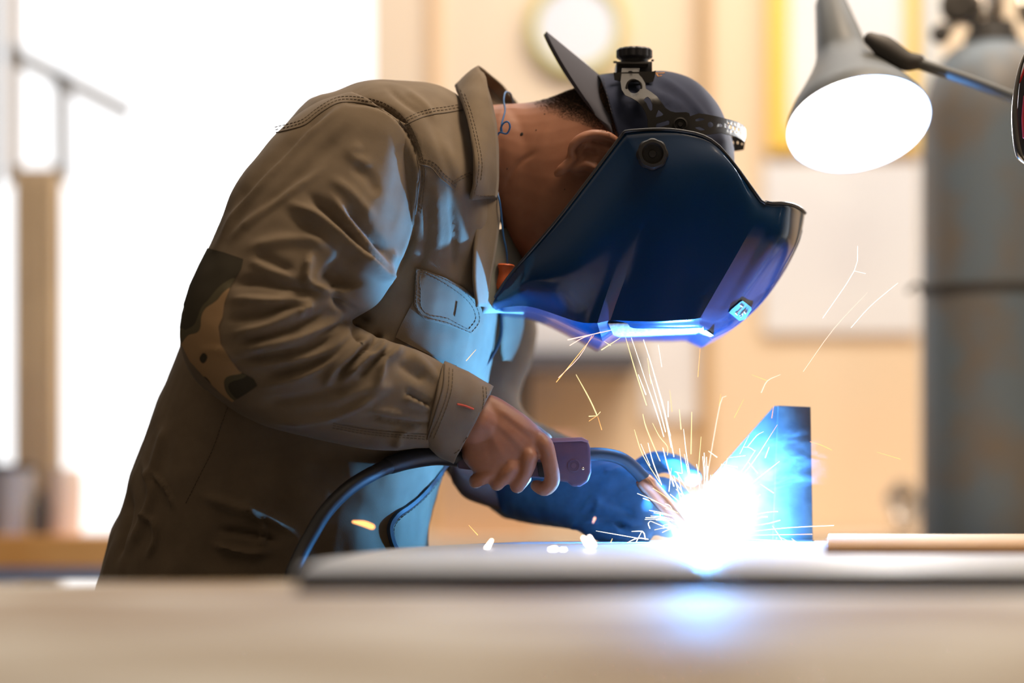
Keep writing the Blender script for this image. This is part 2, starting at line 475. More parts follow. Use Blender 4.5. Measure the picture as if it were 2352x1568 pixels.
# tan folded curtain
cv = []; nx = 60
for i in range(nx+1):
    u = i/nx; x = P(30+112*u, 0, 2.3).x; y = 2.3+0.03*math.sin(u*math.pi*9)
    cv.append((x, y, P(0, 400, 2.3).z)); cv.append((x, y, 0.0))
cur = mesh_obj('folding_screen', cv, [(2*i, 2*i+1, 2*i+3, 2*i+2) for i in range(nx)], M['tan'])
sm = cur.modifiers.new('t', 'SOLIDIFY'); sm.thickness = 0.006
tag(cur, 'tan pleated folding screen standing behind the side bench at the far left', 'folding screen')
# side bench in the back: orange wooden edge over a cream apron
sb = empty('side_bench', (P(0, 1265, 1.6).x, 1.8, 0), 'low side bench with orange varnished top behind the jacket on the left', 'bench')
a, b = P(-60, 1232, 1.6), P(480, 1302, 1.6)
MB().box(((a.x+b.x)/2, 1.85, (a.z+b.z)/2), (b.x-a.x, 0.5, a.z-b.z)).build('bench_top', M['wood'], sb, smooth=False)
a2, b2 = P(-60, 1302, 1.62), P(480, 1340, 1.62)
MB().box(((a2.x+b2.x)/2, 1.85, (a2.z+b2.z)/2), (b2.x-a2.x, 0.44, a2.z-b2.z)).build('apron', M['cream'], sb, smooth=False)
for x in (a2.x+0.05, b2.x-0.05):
    for y in (1.66, 2.04):
        MB().box((x, y, b2.z/2), (0.05, 0.05, b2.z)).build('leg', M['cream'], sb, smooth=False)
# tin bucket on side bench
bz = P(0, 1234, 1.8).z
bk = empty('bucket', (P(20, 0, 1.8).x, 1.8, bz), 'pale grey tin bucket with dark rim at the left edge of the side bench', 'bucket')
bh = P(0, 1075, 1.8).z-bz
MB().lathe((P(22, 0, 1.8).x, 1.8, bz), (0, 0, 1), [(0.001, 0.0), (0.001, 0.034), (bh, 0.046), (bh, 0.043), (0.006, 0.03), (0.006, 0)]).build('bucket_body', M['grey'], bk)
MB().lathe((P(22, 0, 1.8).x, 1.8, bz+bh), (0, 0, 1), [(-0.004, 0.0465), (0.0, 0.049), (0.006, 0.049), (0.008, 0.0445)]).build('rim', M['darkp'], bk)
jb = tag(MB().lathe((P(92, 0, 1.75).x, 1.75, bz), (0, 0, 1), [(0.0, 0), (0, 0.016), (0.06, 0.016), (0.075, 0.008), (0.09, 0.008), (0.09, 0)]).build('bottle', M['darkp']), 'small dark bottle beside the tin bucket', 'bottle')
gl = tag(MB().lathe((P(150, 0, 1.8).x, 1.8, bz), (0, 0, 1), [(0, 0), (0, 0.03), (0.10, 0.035), (0.13, 0.03), (0.13, 0.0)]).build('jar', M['cream']), 'pale round jar standing on the side bench near the folding screen', 'jar')
# pictures and papers on the back wall
fr = empty('framed_picture', P(1945, 150, WY), 'yellow framed picture hanging on the wall behind the desk lamp', 'picture')
x0, y0, x1, y1 = 1765, -120, 2130, 345; fw = 46
for (a, b, c, d) in ((x0, y0, x0+fw, y1), (x1-fw, y0, x1, y1), (x0+fw, y1-fw, x1-fw, y1), (x0+fw, y0, x1-fw, y0+fw)):
    p, q = P(a, b, WY-0.03), P(c, d, WY-0.03)
    MB().box(((p.x+q.x)/2, WY-0.02, (p.z+q.z)/2), (q.x-p.x, 0.035, p.z-q.z)).build('frame', M['yellow'], fr, smooth=False)
p, q = P(x0+fw, y0+fw, WY-0.02), P(x1-fw, y1-fw, WY-0.02)
MB().box(((p.x+q.x)/2, WY-0.01, (p.z+q.z)/2), (q.x-p.x, 0.015, p.z-q.z)).build('picture_sheet', M['paper'], fr, smooth=False)
slab('wall_chart', 1755, 372, 2112, 765, WY-0.02, 0.015, M['paper'], 'large white paper chart pinned below the yellow framed picture', 'chart')
ck = empty('wall_clock', P(1325, 70, WY), 'round white wall clock with yellow-green rim behind the cap brim', 'clock')
cc = P(1325, 62, WY-0.03); 
MB().lathe(cc, (0, 1, 0), [(0, 0), (0, 0.092), (0.02, 0.092)]).build('clock_face', M['paper'], ck)
MB().lathe(cc, (0, 1, 0), [(-0.006, 0.09), (-0.012, 0.10), (-0.006, 0.112), (0.028, 0.112)]).build('rim', M['green'], ck)
# shelf and things in the middle distance
slab('notice', 1478, 742, 1606, 965, WY-0.02, 0.015, M['paper'], 'narrow pale notice on the wall behind the sparks beneath the visor', 'notice')
sh = empty('wall_shelf', P(1330, 800, 2.5), 'dark wall shelf carrying a pale box behind the visor', 'shelf')
a, b = P(1180, 806, 2.45), P(1470, 846, 2.45)
MB().box(((a.x+b.x)/2, 2.57, (a.z+b.z)/2), (b.x-a.x, 0.26, a.z-b.z)).build('shelf_board', mat('slate', (0.10, 0.10, 0.12), 0.6), sh, smooth=False)
MB().box(((a.x+b.x)/2-0.12, 2.60, b.z-0.06), (0.03, 0.18, 0.12)).build('bracket', M['darkp'], sh, smooth=False)
slab('storage_box', 1190, 690, 1455, 805, 2.46, 0.2, M['paper'], 'white storage box standing on the dark wall shelf', 'box', bevel=0.004)
slab('rag_pile', 1225, 1000, 1330, 1062, 2.2, 0.12, M['pink'], 'dusty pink rag bundle behind the torch handle', 'rag', bevel=0.02)
slab('cardboard_box', 1010, 1010, 1225, 1236, 2.2, 0.2, mat('cardboard', (0.62, 0.40, 0.24), 0.8), 'blurred brown cardboard box beneath the forearm in the background', 'box')
# back bench
bb = empty('back_bench', (1.2, 2.3, 0), 'long pale bench along the back wall behind the weld', 'bench')
z1 = P(0, 1236, 2.1).z
MB().box((1.6, 2.38, z1-0.02), (3.6, 0.62, 0.04)).build('bench_top', M['cream'], bb, smooth=False)
for x in (0.0, 1.6, 3.3):
    MB().box((x, 2.14, (z1-0.04)/2), (0.06, 0.06, z1-0.04)).build('leg', M['cream'], bb, smooth=False)
    MB().box((x, 2.6, (z1-0.04)/2), (0.06, 0.06, z1-0.04)).build('leg', M['cream'], bb, smooth=False)
# crumpled foil by the bench end
fo = MB().ellipsoid(P(2075, 1165, 2.2), (0.035, 0.05, 0.055), nu=10, nv=14)
fo = fo.build('foil_ball', M['chrome'], smooth=False, sharp=None)
for v in fo.data.vertices: v.co += Vector((random.uniform(-1, 1), random.uniform(-1, 1), random.uniform(-1, 1)))*0.009
tag(fo, 'shiny crumpled foil ball on the back bench left of the gas cylinder', 'foil')
# pipe
pp = MB().lathe((P(2138, 0, 1.98).x, 1.98, 0.0), (0, 0, 1), [(0, 0), (0, 0.022), (3.2, 0.022), (3.2, 0)], 24).build('standpipe', mat('pale_pipe', (0.75, 0.75, 0.74), 0.5))
tag(pp, 'pale vertical pipe running just left of the gas cylinder', 'pipe')

# gas cylinder
CY = 1.2; cx = P(2278, 0, CY).x; R_ = 0.112
gc = empty('gas_cylinder', (cx, CY, 0), 'tall worn blue-grey gas cylinder standing at the right edge', 'gas cylinder')
zs = P(0, 255, CY).z; zt = P(0, 100, CY).z
prof = [(0, 0), (0, R_-0.01), (0.02, R_), (zs-0.02, R_)]
for i in range(1, 13):
    a = i/12*math.pi/2*0.93; prof.append((zs-0.02+(zt-zs+0.02)*math.sin(a)/math.sin(math.pi/2*0.93), 0.03+(R_-0.03)*math.cos(a)**0.9))
MB().lathe((cx, CY, 0), (0, 0, 1), prof, 64).build('cylinder_body', M['cyl'], gc, sharp=50)
MB().lathe((cx, CY, zt-0.015), (0, 0, 1), [(0, 0.038), (0.004, 0.045), (0.028, 0.045), (0.034, 0.038), (0.05, 0.037), (0.05, 0)], 40).build('neck_ring', M['darkp'], gc)
MB().lathe((cx+0.004, CY, zt+0.03), (0, 0, 1), [(0, 0.016), (0.05, 0.016), (0.055, 0.02), (0.075, 0.02), (0.08, 0)], 24).build('valve', M['chrome'], gc)
g1 = MB().lathe((cx-0.05, CY-0.02, zt+0.055), (-0.5, -1, 0.1), [(0, 0), (0, 0.032), (0.022, 0.034), (0.024, 0.03), (0.02, 0)], 32).build('gauge', M['chrome'], gc)
MB().lathe((cx+0.062, CY-0.02, zt+0.05), (0.3, -1, 0.2), [(0, 0), (0, 0.030), (0.022, 0.032), (0.024, 0.028), (0.02, 0)], 32).build('gauge', M['chrome'], gc)
MB().tube([(cx-0.02, CY, zt+0.05), (cx-0.06, CY-0.01, zt+0.035), (cx-0.088, CY-0.02, zt+0.012)], 0.009, 12).build('outlet', M['chrome'], gc)
MB().ellipsoid((cx-0.088, CY-0.02, zt+0.012), (0.017, 0.012, 0.017)).build('outlet_knob', M['darkp'], gc)
MB().lathe((cx, CY, P(0, 668, CY).z), (0, 0, 1), [(-0.006, R_+0.0005), (-0.006, R_+0.004), (0.006, R_+0.004), (0.006, R_+0.0005)], 64).build('tie_strap', M['darkp'], gc)
MB().tube([(cx-R_-0.002, CY-0.02, P(0, 664, CY).z), (cx-R_-0.018, CY-0.03, P(0, 658, CY).z), (cx-R_-0.03, CY-0.03, P(0, 672, CY).z)], 0.004, 8).build('strap_end', M['darkp'], gc)

# desk lamp
LY = 0.26
dl = empty('desk_lamp', P(2420, 300, LY), 'grey conical desk lamp shining above the gas cylinder side', 'lamp')
rc = P(1972, 286, LY)
ax = Vector((-0.16, 0.50, 0.86)).normalized()        # from the mouth up to the neck
px1 = FP/(LY+CD)
R0 = 167/px1
topc = P(1925, 30, LY+0.03)
ax = (topc-rc)
# mouth plane tilted so that it reads as an ellipse: normal towards the viewer and down
nrm = Vector((0.10, -0.53, -0.845)).normalized(); axd = -nrm
H = 0.145
prof_o = [(0, R0), (0.012, R0*0.975), (0.03, R0*0.875), (0.055, R0*0.70), (0.08, R0*0.54), (0.10, R0*0.43), (0.115, R0*0.375), (0.122, R0*0.36), (0.205, R0*0.225), (0.215, R0*0.18), (0.217, 0.0)]
sh_ = MB().lathe(rc, axd, prof_o, 72)
shade = sh_.build('lamp_shade', M['lampgrey'], dl, sharp=60)
prof_i = [(0.0, R0), (0.0, R0-0.0015), (0.012, R0*0.955), (0.03, R0*0.855), (0.055, R0*0.68), (0.08, R0*0.52), (0.10, R0*0.40), (0.112, 0.0)]
MB().lathe(rc, axd, prof_i, 72).build('reflector', M['lampin'], shade, sharp=60)
MB().ellipsoid(rc+axd*0.040, (0.034, 0.034, 0.034)).build('bulb', M['bulb'], shade)
lp = light('lamp_light', 'POINT', rc+axd*0.004, 7, (1, 0.95, 0.88), 0.03)
lp.parent = dl; lp.matrix_parent_inverse = Matrix.Translation(-dl.location)
lp.data.energy = 5
MB().tube([P(2000, 90, LY), P(2030, 108, LY), P(2075, 138, LY), P(2108, 142, LY)], [0.009, 0.0145, 0.0135, 0.010], 10, flat=0.8).build('joint', M['darkp'], dl)
MB().tube([P(2085, 137, LY), P(2240, 190, LY), P(2420, 262, LY)], [0.0075, 0.0075, 0.008], 14).build('arm', M['lampgrey'], dl)
st0 = P(2420, 262, LY); MB().tube([st0, (st0.x+.01, LY+.04, 1.2), (st0.x+.01, LY+.05, 0.905)], 0.008, 14).build('stand', M['lampgrey'], dl)
MB().lathe((st0.x+.01, LY+.05, 0.8822), (0, 0, 1), [(0, 0), (0, .07), (.01, .07), (.022, .02), (.03, .012), (.03, 0)]).build('base', M['lampgrey'], dl)
# chrome edge of the thing hanging at the right border
vx = empty('hanging_visor', P(2400, 250, 0.0), 'chrome-rimmed visor with red inner band cut by the right edge', 'visor')
rimp = [P(2362, 108, 0), P(2345, 150, 0), P(2334, 205, 0), P(2330, 260, 0), P(2333, 310, 0), P(2340, 350, 0), P(2349, 366, 0), P(2375, 380, 0), P(2420, 382, 0.03)]
MB().tube(rimp, [0.0015, 0.0022, 0.0028, 0.0035, 0.004, 0.0045, 0.004, 0.003, 0.003], 12).build('chrome_rim', M['chrome'], vx)
sheet('visor_glass', [(2358, 120), (2340, 200), (2335, 260), (2340, 330), (2352, 362), (2390, 376), (2470, 376), (2470, 110)], atY(0.012), 0.003, M['black'], vx, step=20)
MB().tube([P(2356, 150, 0.004), P(2345, 180, 0.004), P(2340, 190, 0.004)], 0.0014, 8).build('red_band', M['red'], vx)
MB().tube([P(2354, 222, 0.006), P(2350, 270, 0.006), P(2352, 315, 0.006)], 0.0018, 8).build('red_band', M['red'], vx)
MB().box(P(2455, 245, 0.03)+Vector((0, 0, 0.0)), (0.02, 0.03, 0.16)).build('visor_frame', M['black'], vx, bevel=0.003)

# ------------------------------------------------------------------ bench, plate, board, bracket
BZ = 0.882; PZ = 0.900
wbn = empty('workbench', (0.2, -0.8, 0), 'long tan workbench in the foreground, out of focus', 'workbench')
def slabpoly(poly, z0, z1, name, m, parent=None, bevel=0.0, seg=2):
    n = len(poly); V = [(x, y, z0) for x, y in poly]+[(x, y, z1) for x, y in poly]
    F = [tuple(range(n))[::-1], tuple(range(n, 2*n))]+[(i, (i+1) % n, (i+1) % n+n, i+n) for i in range(n)]
    return MB().add(V, F).build(name, m, parent, bevel=bevel, seg=seg, sharp=50)
slabpoly([(-1.15, -2.15), (1.35, -2.15), (1.35, 1.0), (0.06, 1.0), (0.06, -0.36), (-0.16, -0.66), (-0.34, -0.70), (-1.15, -1.0)], BZ-0.05, BZ, 'tabletop', M['bench'], wbn, bevel=0.008)
for x, y in ((-1.05, -2.05), (1.25, -2.05), (1.25, 0.9), (0.14, 0.9), (-1.0, -1.0)):
    MB().box((x, y, (BZ-0.05)/2), (0.07, 0.07, BZ-0.05)).build('leg', M['darkp'], wbn, smooth=False)
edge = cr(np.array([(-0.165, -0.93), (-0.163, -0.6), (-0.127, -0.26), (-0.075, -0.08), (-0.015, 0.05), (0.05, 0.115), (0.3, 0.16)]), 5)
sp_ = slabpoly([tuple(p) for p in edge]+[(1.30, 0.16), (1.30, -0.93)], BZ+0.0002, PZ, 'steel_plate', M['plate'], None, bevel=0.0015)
sp_.data.materials.append(mat('dark_plate_edge', (0.03, 0.022, 0.020), 0.7))  # darker colour for the side faces of the plate
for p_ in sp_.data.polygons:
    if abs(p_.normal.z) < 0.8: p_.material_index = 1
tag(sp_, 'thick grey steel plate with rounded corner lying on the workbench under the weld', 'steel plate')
wd = slabpoly([(P(1893, 0, -.48).x, -.48), (1.25, -.48), (1.25, .10), (P(1903, 0, .10).x, .10)], PZ+0.0003, 0.9095, 'board', M['woodblock'], None, bevel=0.001)
wd.data.materials.append(mat('sawn_orange_edge', (0.55, 0.27, 0.08), 0.7))
for p_ in wd.data.polygons:
    if abs(p_.normal.z) < 0.8: p_.material_index = 1
tag(wd, 'flat light wooden board lying on the right of the steel plate', 'board')
# bracket: flat bar and sloping gusset
bkY = 0.125
br = empty('steel_bracket', P(1800, 1244, bkY), 'upright steel bracket with sloping side plate right of the sparks', 'bracket')
zb = PZ+0.0004
def ext(px_poly, Y, vec, name, m, parent, bevel=0.0008):
    pts = [P(x, y, Y) for x, y in px_poly]
    for p in pts:
        if p.z < zb+0.004: p.z = zb
    n = len(pts); V = [tuple(p) for p in pts]+[tuple(p+vec) for p in pts]
    F = [tuple(range(n))[::-1], tuple(range(n, 2*n))]+[(i, (i+1) % n, (i+1) % n+n, i+n) for i in range(n)]
    return MB().add(V, F).build(name, m, parent, bevel=bevel, sharp=30)
ext([(1787, 931), (1862, 934), (1867, 1250), (1775, 1250)], bkY-0.012, Vector((0, 0.008, 0)), 'upright_bar', M['steel'], br)
# gusset: turned a little away from the viewer
pts = [P(1787, 932, bkY-0.010), P(1778, 932, bkY-0.008), P(1640, 1090, bkY+0.012), P(1560, 1200, bkY+0.02), P(1560, 1250, bkY+0.02), P(1778, 1250, bkY-0.008)]
for p in pts:
    if p.z < zb+0.004: p.z = zb
V = [tuple(p) for p in pts]+[tuple(p+Vector((0.002, 0.008, 0))) for p in pts]
MB().add(V, [tuple(range(6))[::-1], tuple(range(6, 12))]+[(i, (i+1) % 6, (i+1) % 6+6, i+6) for i in range(6)]).build('gusset_plate', M['steel'], br, bevel=0.0006, sharp=30)
MB().tube([P(1786, 1236, bkY-0.014), P(1825, 1243, bkY-0.016), P(1866, 1243, bkY-0.014)], 0.0022, 8).build('weld_bead', M['steel'], br)

# ------------------------------------------------------------------ the welder
YB = 0.13                                        # middle plane of the body
pr = empty('person', (P(560, 0, YB).x, YB, 0.0), 'person in an olive-brown work jacket bending over the bench to weld, facing right', 'person')
pxm = 1/2000.0

def z3(x, y): return (380+x*.3444, 140+y*.3444)
def z4(x, y): return (380+x*.3827, 560+y*.3827)
def z5(x, y): return (940+x*.2976, 860+y*.2976)
def z1(x, y): return (980+x*.38265, 40+y*.38265)

# ---- body: head, neck, trunk, arms, hands, legs in one skin
B = MB()
# neck and head, stations from the neck to the crown; the face points down
hd = [((1040, 262), (1085, 455), .050), ((1100, 246), (1130, 480), .054), ((1160, 240), (1160, 535), .056), ((1215, 236), (1190, 590), .060), ((1262, 226), (1235, 625), .069),
      ((1330, 201), (1300, 645), .075), ((1400, 186), (1385, 650), .079), ((1480, 186), (1480, 625), .079), ((1550, 194), (1550, 590), .070),
      ((1605, 218), (1600, 520), .056), ((1640, 272), (1640, 440), .036), ((1655, 325), (1657, 380), .014)]
B.loft([sect(a, b, YB, h, 2.15, 36) for a, b, h in hd], 4)
B.tube([P(1345, 640, YB), P(1385, 668, YB), P(1425, 655, YB), P(1470, 622, YB)], [.006, .018, .013, .008], 14)                    # nose
B.tube([P(1300, 645, YB-.025), P(1290, 655, YB), P(1300, 645, YB+.025)], [.006, .009, .006], 12)                               # lips
B.tube([P(1325, 648, YB-.022), P(1322, 660, YB), P(1325, 648, YB+.022)], [.005, .008, .005], 12)
B.ellipsoid(P(1235, 612, YB), (.022, .028, .022))                                                                             # chin
for s in (-1, 1):
    B.ellipsoid(P(1485, 618, YB+s*.032), (.011, .016, .012)); B.ellipsoid(P(1405, 600, YB+s*.048), (.022, .020, .022))
    B.tube([P(1515, 605, YB+s*.012), P(1525, 608, YB+s*.032), P(1515, 590, YB+s*.056)], [.007, .009, .006], 12)
# jaw line
B.tube([P(1300, 425, .078), P(1262, 500, .082), P(1245, 560, .095), P(1235, 610, YB-.01)], [.014, .016, .018, .018], 14)
def ear(y0, s):
    hel = [z1(1135, 742), z1(1080, 712), z1(1000, 703), z1(930, 722), z1(885, 760), z1(868, 805), z1(880, 850), z1(850, 880), z1(810, 915), z1(785, 935)]
    yy = [0, -.004, -.008, -.010, -.010, -.008, -.005, -.004, -.002, 0.001]
    B.tube([P(x, y, y0+s*(-v)) if s > 0 else P(x, y, y0+v) for (x, y), v in zip(hel, yy)], [.0055, .0062, .0062, .006, .0056, .0050, .0055, .0065, .0065, .005], 12, 4)
    B.tube([P(*z1(1120, 830), y0+s*.0), P(*z1(1060, 790), y0-(-s)*-.002), P(*z1(990, 770), y0), P(*z1(940, 790), y0), P(*z1(915, 830), y0)], [.004, .0045, .0045, .004, .004], 10, 4)
    B.tube([P(*z1(1000, 905), y0), P(*z1(940, 885), y0+s*.001), P(*z1(890, 905), y0)], [.006, .0065, .006], 10)
    B.ellipsoid(P(*z1(980, 820), y0-s*.006+s*0), (.030, .008, .020), Matrix.Rotation(-0.35, 3, 'Y'))
ear(.044, -1); ear(2*YB-.044, 1)
# trunk
tr = [((400, 1400), (850, 1400), .11), ((380, 1200), (880, 1180), .11), ((420, 980), (960, 1010), .115), ((500, 760), (1050, 860), .125),
      ((600, 500), (1090, 690), .13), ((730, 320), (1090, 570), .13), ((880, 240), (1095, 490), .12), ((1000, 240), (1100, 450), .075), ((1060, 256), (1100, 450), .052)]
B.loft([sect(a, b, YB, h, 2.3, 36) for a, b, h in tr], 3)
# arms
RA = [P(860, 330, .03), P(740, 500, -.01), P(600, 750, -.05), P(560, 840, -.055), P(650, 890, -.05), P(820, 925, -.02), P(960, 940, 0.0), P(1060, 962, .008), P(1100, 975, .010)]
B.tube(RA, [.045, .050, .044, .040, .042, .040, .034, .031, .032], 20, 3)
LA = [P(880, 380, .24), P(1000, 560, .33), P(1080, 760, .37), P(1120, 900, .36), P(1090, 1040, .32), P(1150, 1090, .28), P(1300, 1130, .21), P(1420, 1150, .15)]
B.tube(LA, [.045, .05, .044, .04, .04, .038, .032, .028], 18, 3)
# legs
for s in (-1, 1):
    y = YB+s*.085
    B.tube([P(620, 1440, y), P(580, 1700, y), P(600, 2150, y), P(560, 2560, y), (P(560, 0, y).x, y, .06)], [.06, .07, .055, .045, .04], 18, 3)
    B.tube([(P(540, 0, y).x, y, .045), (P(560, 0, y).x+.13, y, .035)], [.04, .032], 14, 2)
B.ellipsoid(P(620, 1440, YB), (.12, .12, .10))
# near hand: palm, knuckles, five fingers round the handle
def hs(a, b, Yc, h): return sect(a, b, Yc, h, 2.4, 28)
B.loft([hs((1092, 905), (1062, 1030), .010, .022), hs((1135, 908), (1062, 1052), .008, .021), hs((1180, 934), (1078, 1074), .004, .019),
        hs((1222, 966), (1100, 1092), .001, .017), hs((1252, 1000), (1122, 1104), .001, .014), hs((1254, 1022), (1140, 1106), .004, .009)], 5)
def finger(pts, rad): B.tube([P(x, y, Y) for x, y, Y in pts], rad, 16, 5)
finger([(1232, 1002, .002), (1250, 1022, -.004), (1262, 1060, -.007), (1268, 1102, -.004), (1252, 1122, .003), (1232, 1115, .009)], [.009, .0105, .0093, .0093, .0088, .0073])   # index
finger([(1195, 1030, .000), (1216, 1048, -.008), (1206, 1085, -.009), (1190, 1112, -.004), (1190, 1114, .012), (1208, 1098, .024)], [.009, .0100, .0088, .0088, .0085, .007])  # middle
finger([(1155, 1052, .002), (1176, 1068, -.007), (1160, 1094, -.008), (1143, 1108, -.002), (1144, 1110, .013), (1163, 1092, .024)], [.009, .0095, .0085, .0084, .008, .007])   # ring
finger([(1115, 1066, .004), (1134, 1080, -.003), (1115, 1096, -.004), (1092, 1104, .001), (1096, 1106, .014), (1115, 1090, .022)], [.009, .0088, .0078, .0078, .0074, .0065])   # little
finger([(1105, 960, .020), (1160, 965, .040), (1210, 985, .050), (1252, 1010, .052)], [.012, .012, .0105, .009])                                                            # thumb
# far hand inside the glove
B.tube([P(1400, 1150, .16), P(1470, 1165, .13)], [.028, .03], 16, 2)
for i, (ex, ey) in enumerate([(1555, 1110), (1560, 1150), (1555, 1185), (1540, 1210)]):
    B.tube([P(1440, 1130+i*18, .135), P(1475, 1130+i*18, .128), P(1500, 1134+i*16, .122)], [.008, .0075, .007], 10, 2)
B.tube([P(1400, 1180, .14), P(1420, 1195, .13), P(1440, 1205, .125)], [.008, .007, .006], 10, 2)
body = remesh(B.mesh(), .0024, 3, .5)
sk = [([z5(960, 590), z5(930, 640), z5(880, 700)], 14, .0014), ([z5(1040, 500), z5(1070, 560), z5(1040, 610)], 16, .0016), ([z5(800, 700), z5(790, 750), z5(730, 790)], 12, .0012),
      ([z5(640, 340), z5(780, 480), z5(900, 600)], 7, .0008), ([z5(660, 250), z5(860, 390), z5(1020, 480)], 8, .0010), ([z5(600, 400), z5(680, 560), z5(770, 690)], 7, .0007),
      ([z5(690, 420), z5(820, 560), z5(860, 640)], 7, -.0007), ([z5(560, 440), z5(600, 560), z5(640, 700)], 8, -.0006), ([z5(700, 300), z5(880, 460), z5(960, 520)], 6, -.0006),
      ([z5(985, 560), z5(1010, 640), z5(960, 700)], 7, -.0018), ([z5(850, 690), z5(850, 760), z5(800, 800)], 6, -.0012), ([z5(700, 780), z5(640, 810), z5(600, 850)], 6, -.0010),
      ([z5(1110, 640), z5(1140, 760)], 6, .0006), ([z5(1135, 800), z5(1155, 830), z5(1120, 850)], 6, .0008), ([z5(480, 700), z5(560, 760), z5(560, 800)], 8, .0008),
      ([z1(650, 810), z1(560, 870), z1(500, 960), z1(470, 1040)], 6, -.0016), ([z1(480, 520), z1(560, 640), z1(590, 800)], 12, -.0008),
      ([z1(850, 900), z1(790, 980), z1(760, 1060)], 14, .0012), ([z1(430, 700), z1(440, 900)], 10, -.0008),
      ([z1(1000, 905), z1(960, 940), z1(880, 985)], 10, -.0008), ([z1(940, 810), z1(985, 815), z1(1030, 830)], 9, -.0045), ([z1(880, 900), z1(930, 850)], 5, -.002)]
folds(body, sk, .10)
bo = link_mesh('body', body, M['skin'], pr)
BB = bvh_of(body)
# mole
for (x, y, r) in [(*z1(570, 703), .0024), (*z1(708, 580), .0009), (*z1(657, 676), .0008), (*z1(483, 908), .0009), (*z1(828, 1032), .0008)]:
    p, n = hit(BB, x, y, 0.0002); MB().ellipsoid(p, (r*.75, .0006, r*1.15), Matrix.Rotation(.4, 3, 'Y'), 8, 12).build('mole', M['hair'], pr)

# ---- hair: close-cropped cap on the nape
def hairmat():
    m = bpy.data.materials.new('cropped_hair'); m.use_nodes = True; t = m.node_tree; b = t.nodes['Principled BSDF']
    b.inputs['Base Color'].default_value = (.02, .014, .01, 1); b.inputs['Roughness'].default_value = .8
    return m
M['crop'] = hairmat()
hr = MB(); rr_ = np.random.default_rng(3)
hx = [(1215, 236), (1250, 228), (1290, 214), (1330, 200), (1380, 188), (1425, 260), (1432, 330), (1405, 315), (1375, 300), (1335, 285), (1290, 272), (1250, 258)]
cnt = 0
while cnt < 26000:
    x = rr_.uniform(1205, 1440); y = rr_.uniform(180, 340)
    if not inpoly(np.array([[x, y]]), hx)[0]: continue
    edge_y = np.interp(x, [1205, 1250, 1290, 1335, 1405, 1440], [232, 262, 282, 298, 326, 340])
    if rr_.random() > np.clip((edge_y-y)/62, 0.0, 1)**1.6: continue
    d_ = (P(x, y, 0)-CAMP).normalized(); loc, n, ii_, ds_ = BB.ray_cast(CAMP, d_)
    if loc is None: continue
    for p in (loc, Vector((loc.x, 2*YB-loc.y, loc.z))):
        nn_ = n if p is loc else Vector((n.x, -n.y, n.z))
        q = p+nn_*.0007+Vector((-.0016, 0, .0002))+Vector(rr_.normal(size=3))*.00025
        s_ = Vector((0.00004, 0, 0.00011)); o_ = len(hr.v)
        hr.v += [tuple(p-s_), tuple(p+s_), tuple(p+Vector((0, .0001, 0))), tuple(q)]; hr.f += [(o_, o_+1, o_+3), (o_+1, o_+2, o_+3), (o_+2, o_, o_+3)]
    cnt += 1
hm = hr.mesh('hair')
hair = link_mesh('hair', hm, M['crop'], pr, smooth=False); hair['kind'] = 'stuff'

# ---- jacket
J = MB()
tj = [((150, 1640), (985, 1640), .165), ((225, 1370), (985, 1370), .155), ((262, 1230), (985, 1235), .152), ((312, 1080), (1010, 1110), .150), ((352, 960), (1060, 1000), .145), ((425, 780), (1120, 880), .145),
      ((540, 480), (1142, 700), .150), ((690, 262), (1146, 590), .165), ((770, 224), (1145, 540), .165), ((850, 199), (1142, 500), .155), ((940, 196), (1140, 470), .125), ((1005, 204), (1140, 440), .092), ((1050, 222), (1142, 425), .070)]
J.loft([sect(a, b, YB+.005, h, 2.5, 48) for a, b, h in tj], 4)
# near sleeve
def sl(a, b, Yc, h, p=2.2): return sect(a, b, Yc, h, p, 40)
JS = MB()
JS.loft([sl((800, 215), (985, 330), .040, .075), sl((725, 240), (968, 400), .028, .080), sl((640, 303), (955, 520), .012, .084), sl((548, 420), (905, 640), -.010, .084),
        sl((487, 558), (860, 700), -.030, .080), sl((437, 660), (800, 740), -.045, .076), sl((414, 770), (770, 790), -.055, .072), sl((440, 862), (770, 790), -.055, .068),
        sl((518, 932), (800, 745), -.050, .064), sl((610, 978), (850, 765), -.042, .060), sl((720, 1008), (910, 790), -.030, .055), sl((860, 1034), (970, 810), -.016, .050), sl((965, 1030), (1022, 838), -.006, .044), sl((1010, 1030), (1060, 865), .000, .038)], 5)
# far sleeve
J.loft([sl((820, 230), (1000, 420), .235, .075), sl((850, 330), (1110, 540), .27, .080), sl((900, 480), (1200, 680), .31, .075), sl((960, 620), (1236, 745), .335, .070), sl((980, 760), (1222, 830), .345, .062),
        sl((1000, 850), (1200, 890), .34, .056), sl((1010, 930), (1195, 925), .33, .054), sl((1010, 1030), (1212, 955), .315, .050), sl((1030, 1090), (1258, 980), .295, .045), sl((1090, 1135), (1330, 1010), .26, .040)], 4)
jm = remesh(J.mesh(), .0036, 5, .5)
sm_ = remesh(JS.mesh(), .0034, 4, .5)
F = []
def add(z, pts, wd, amp): F.append(([z(*p) for p in pts] if z else pts, wd*.92, amp*1.55))
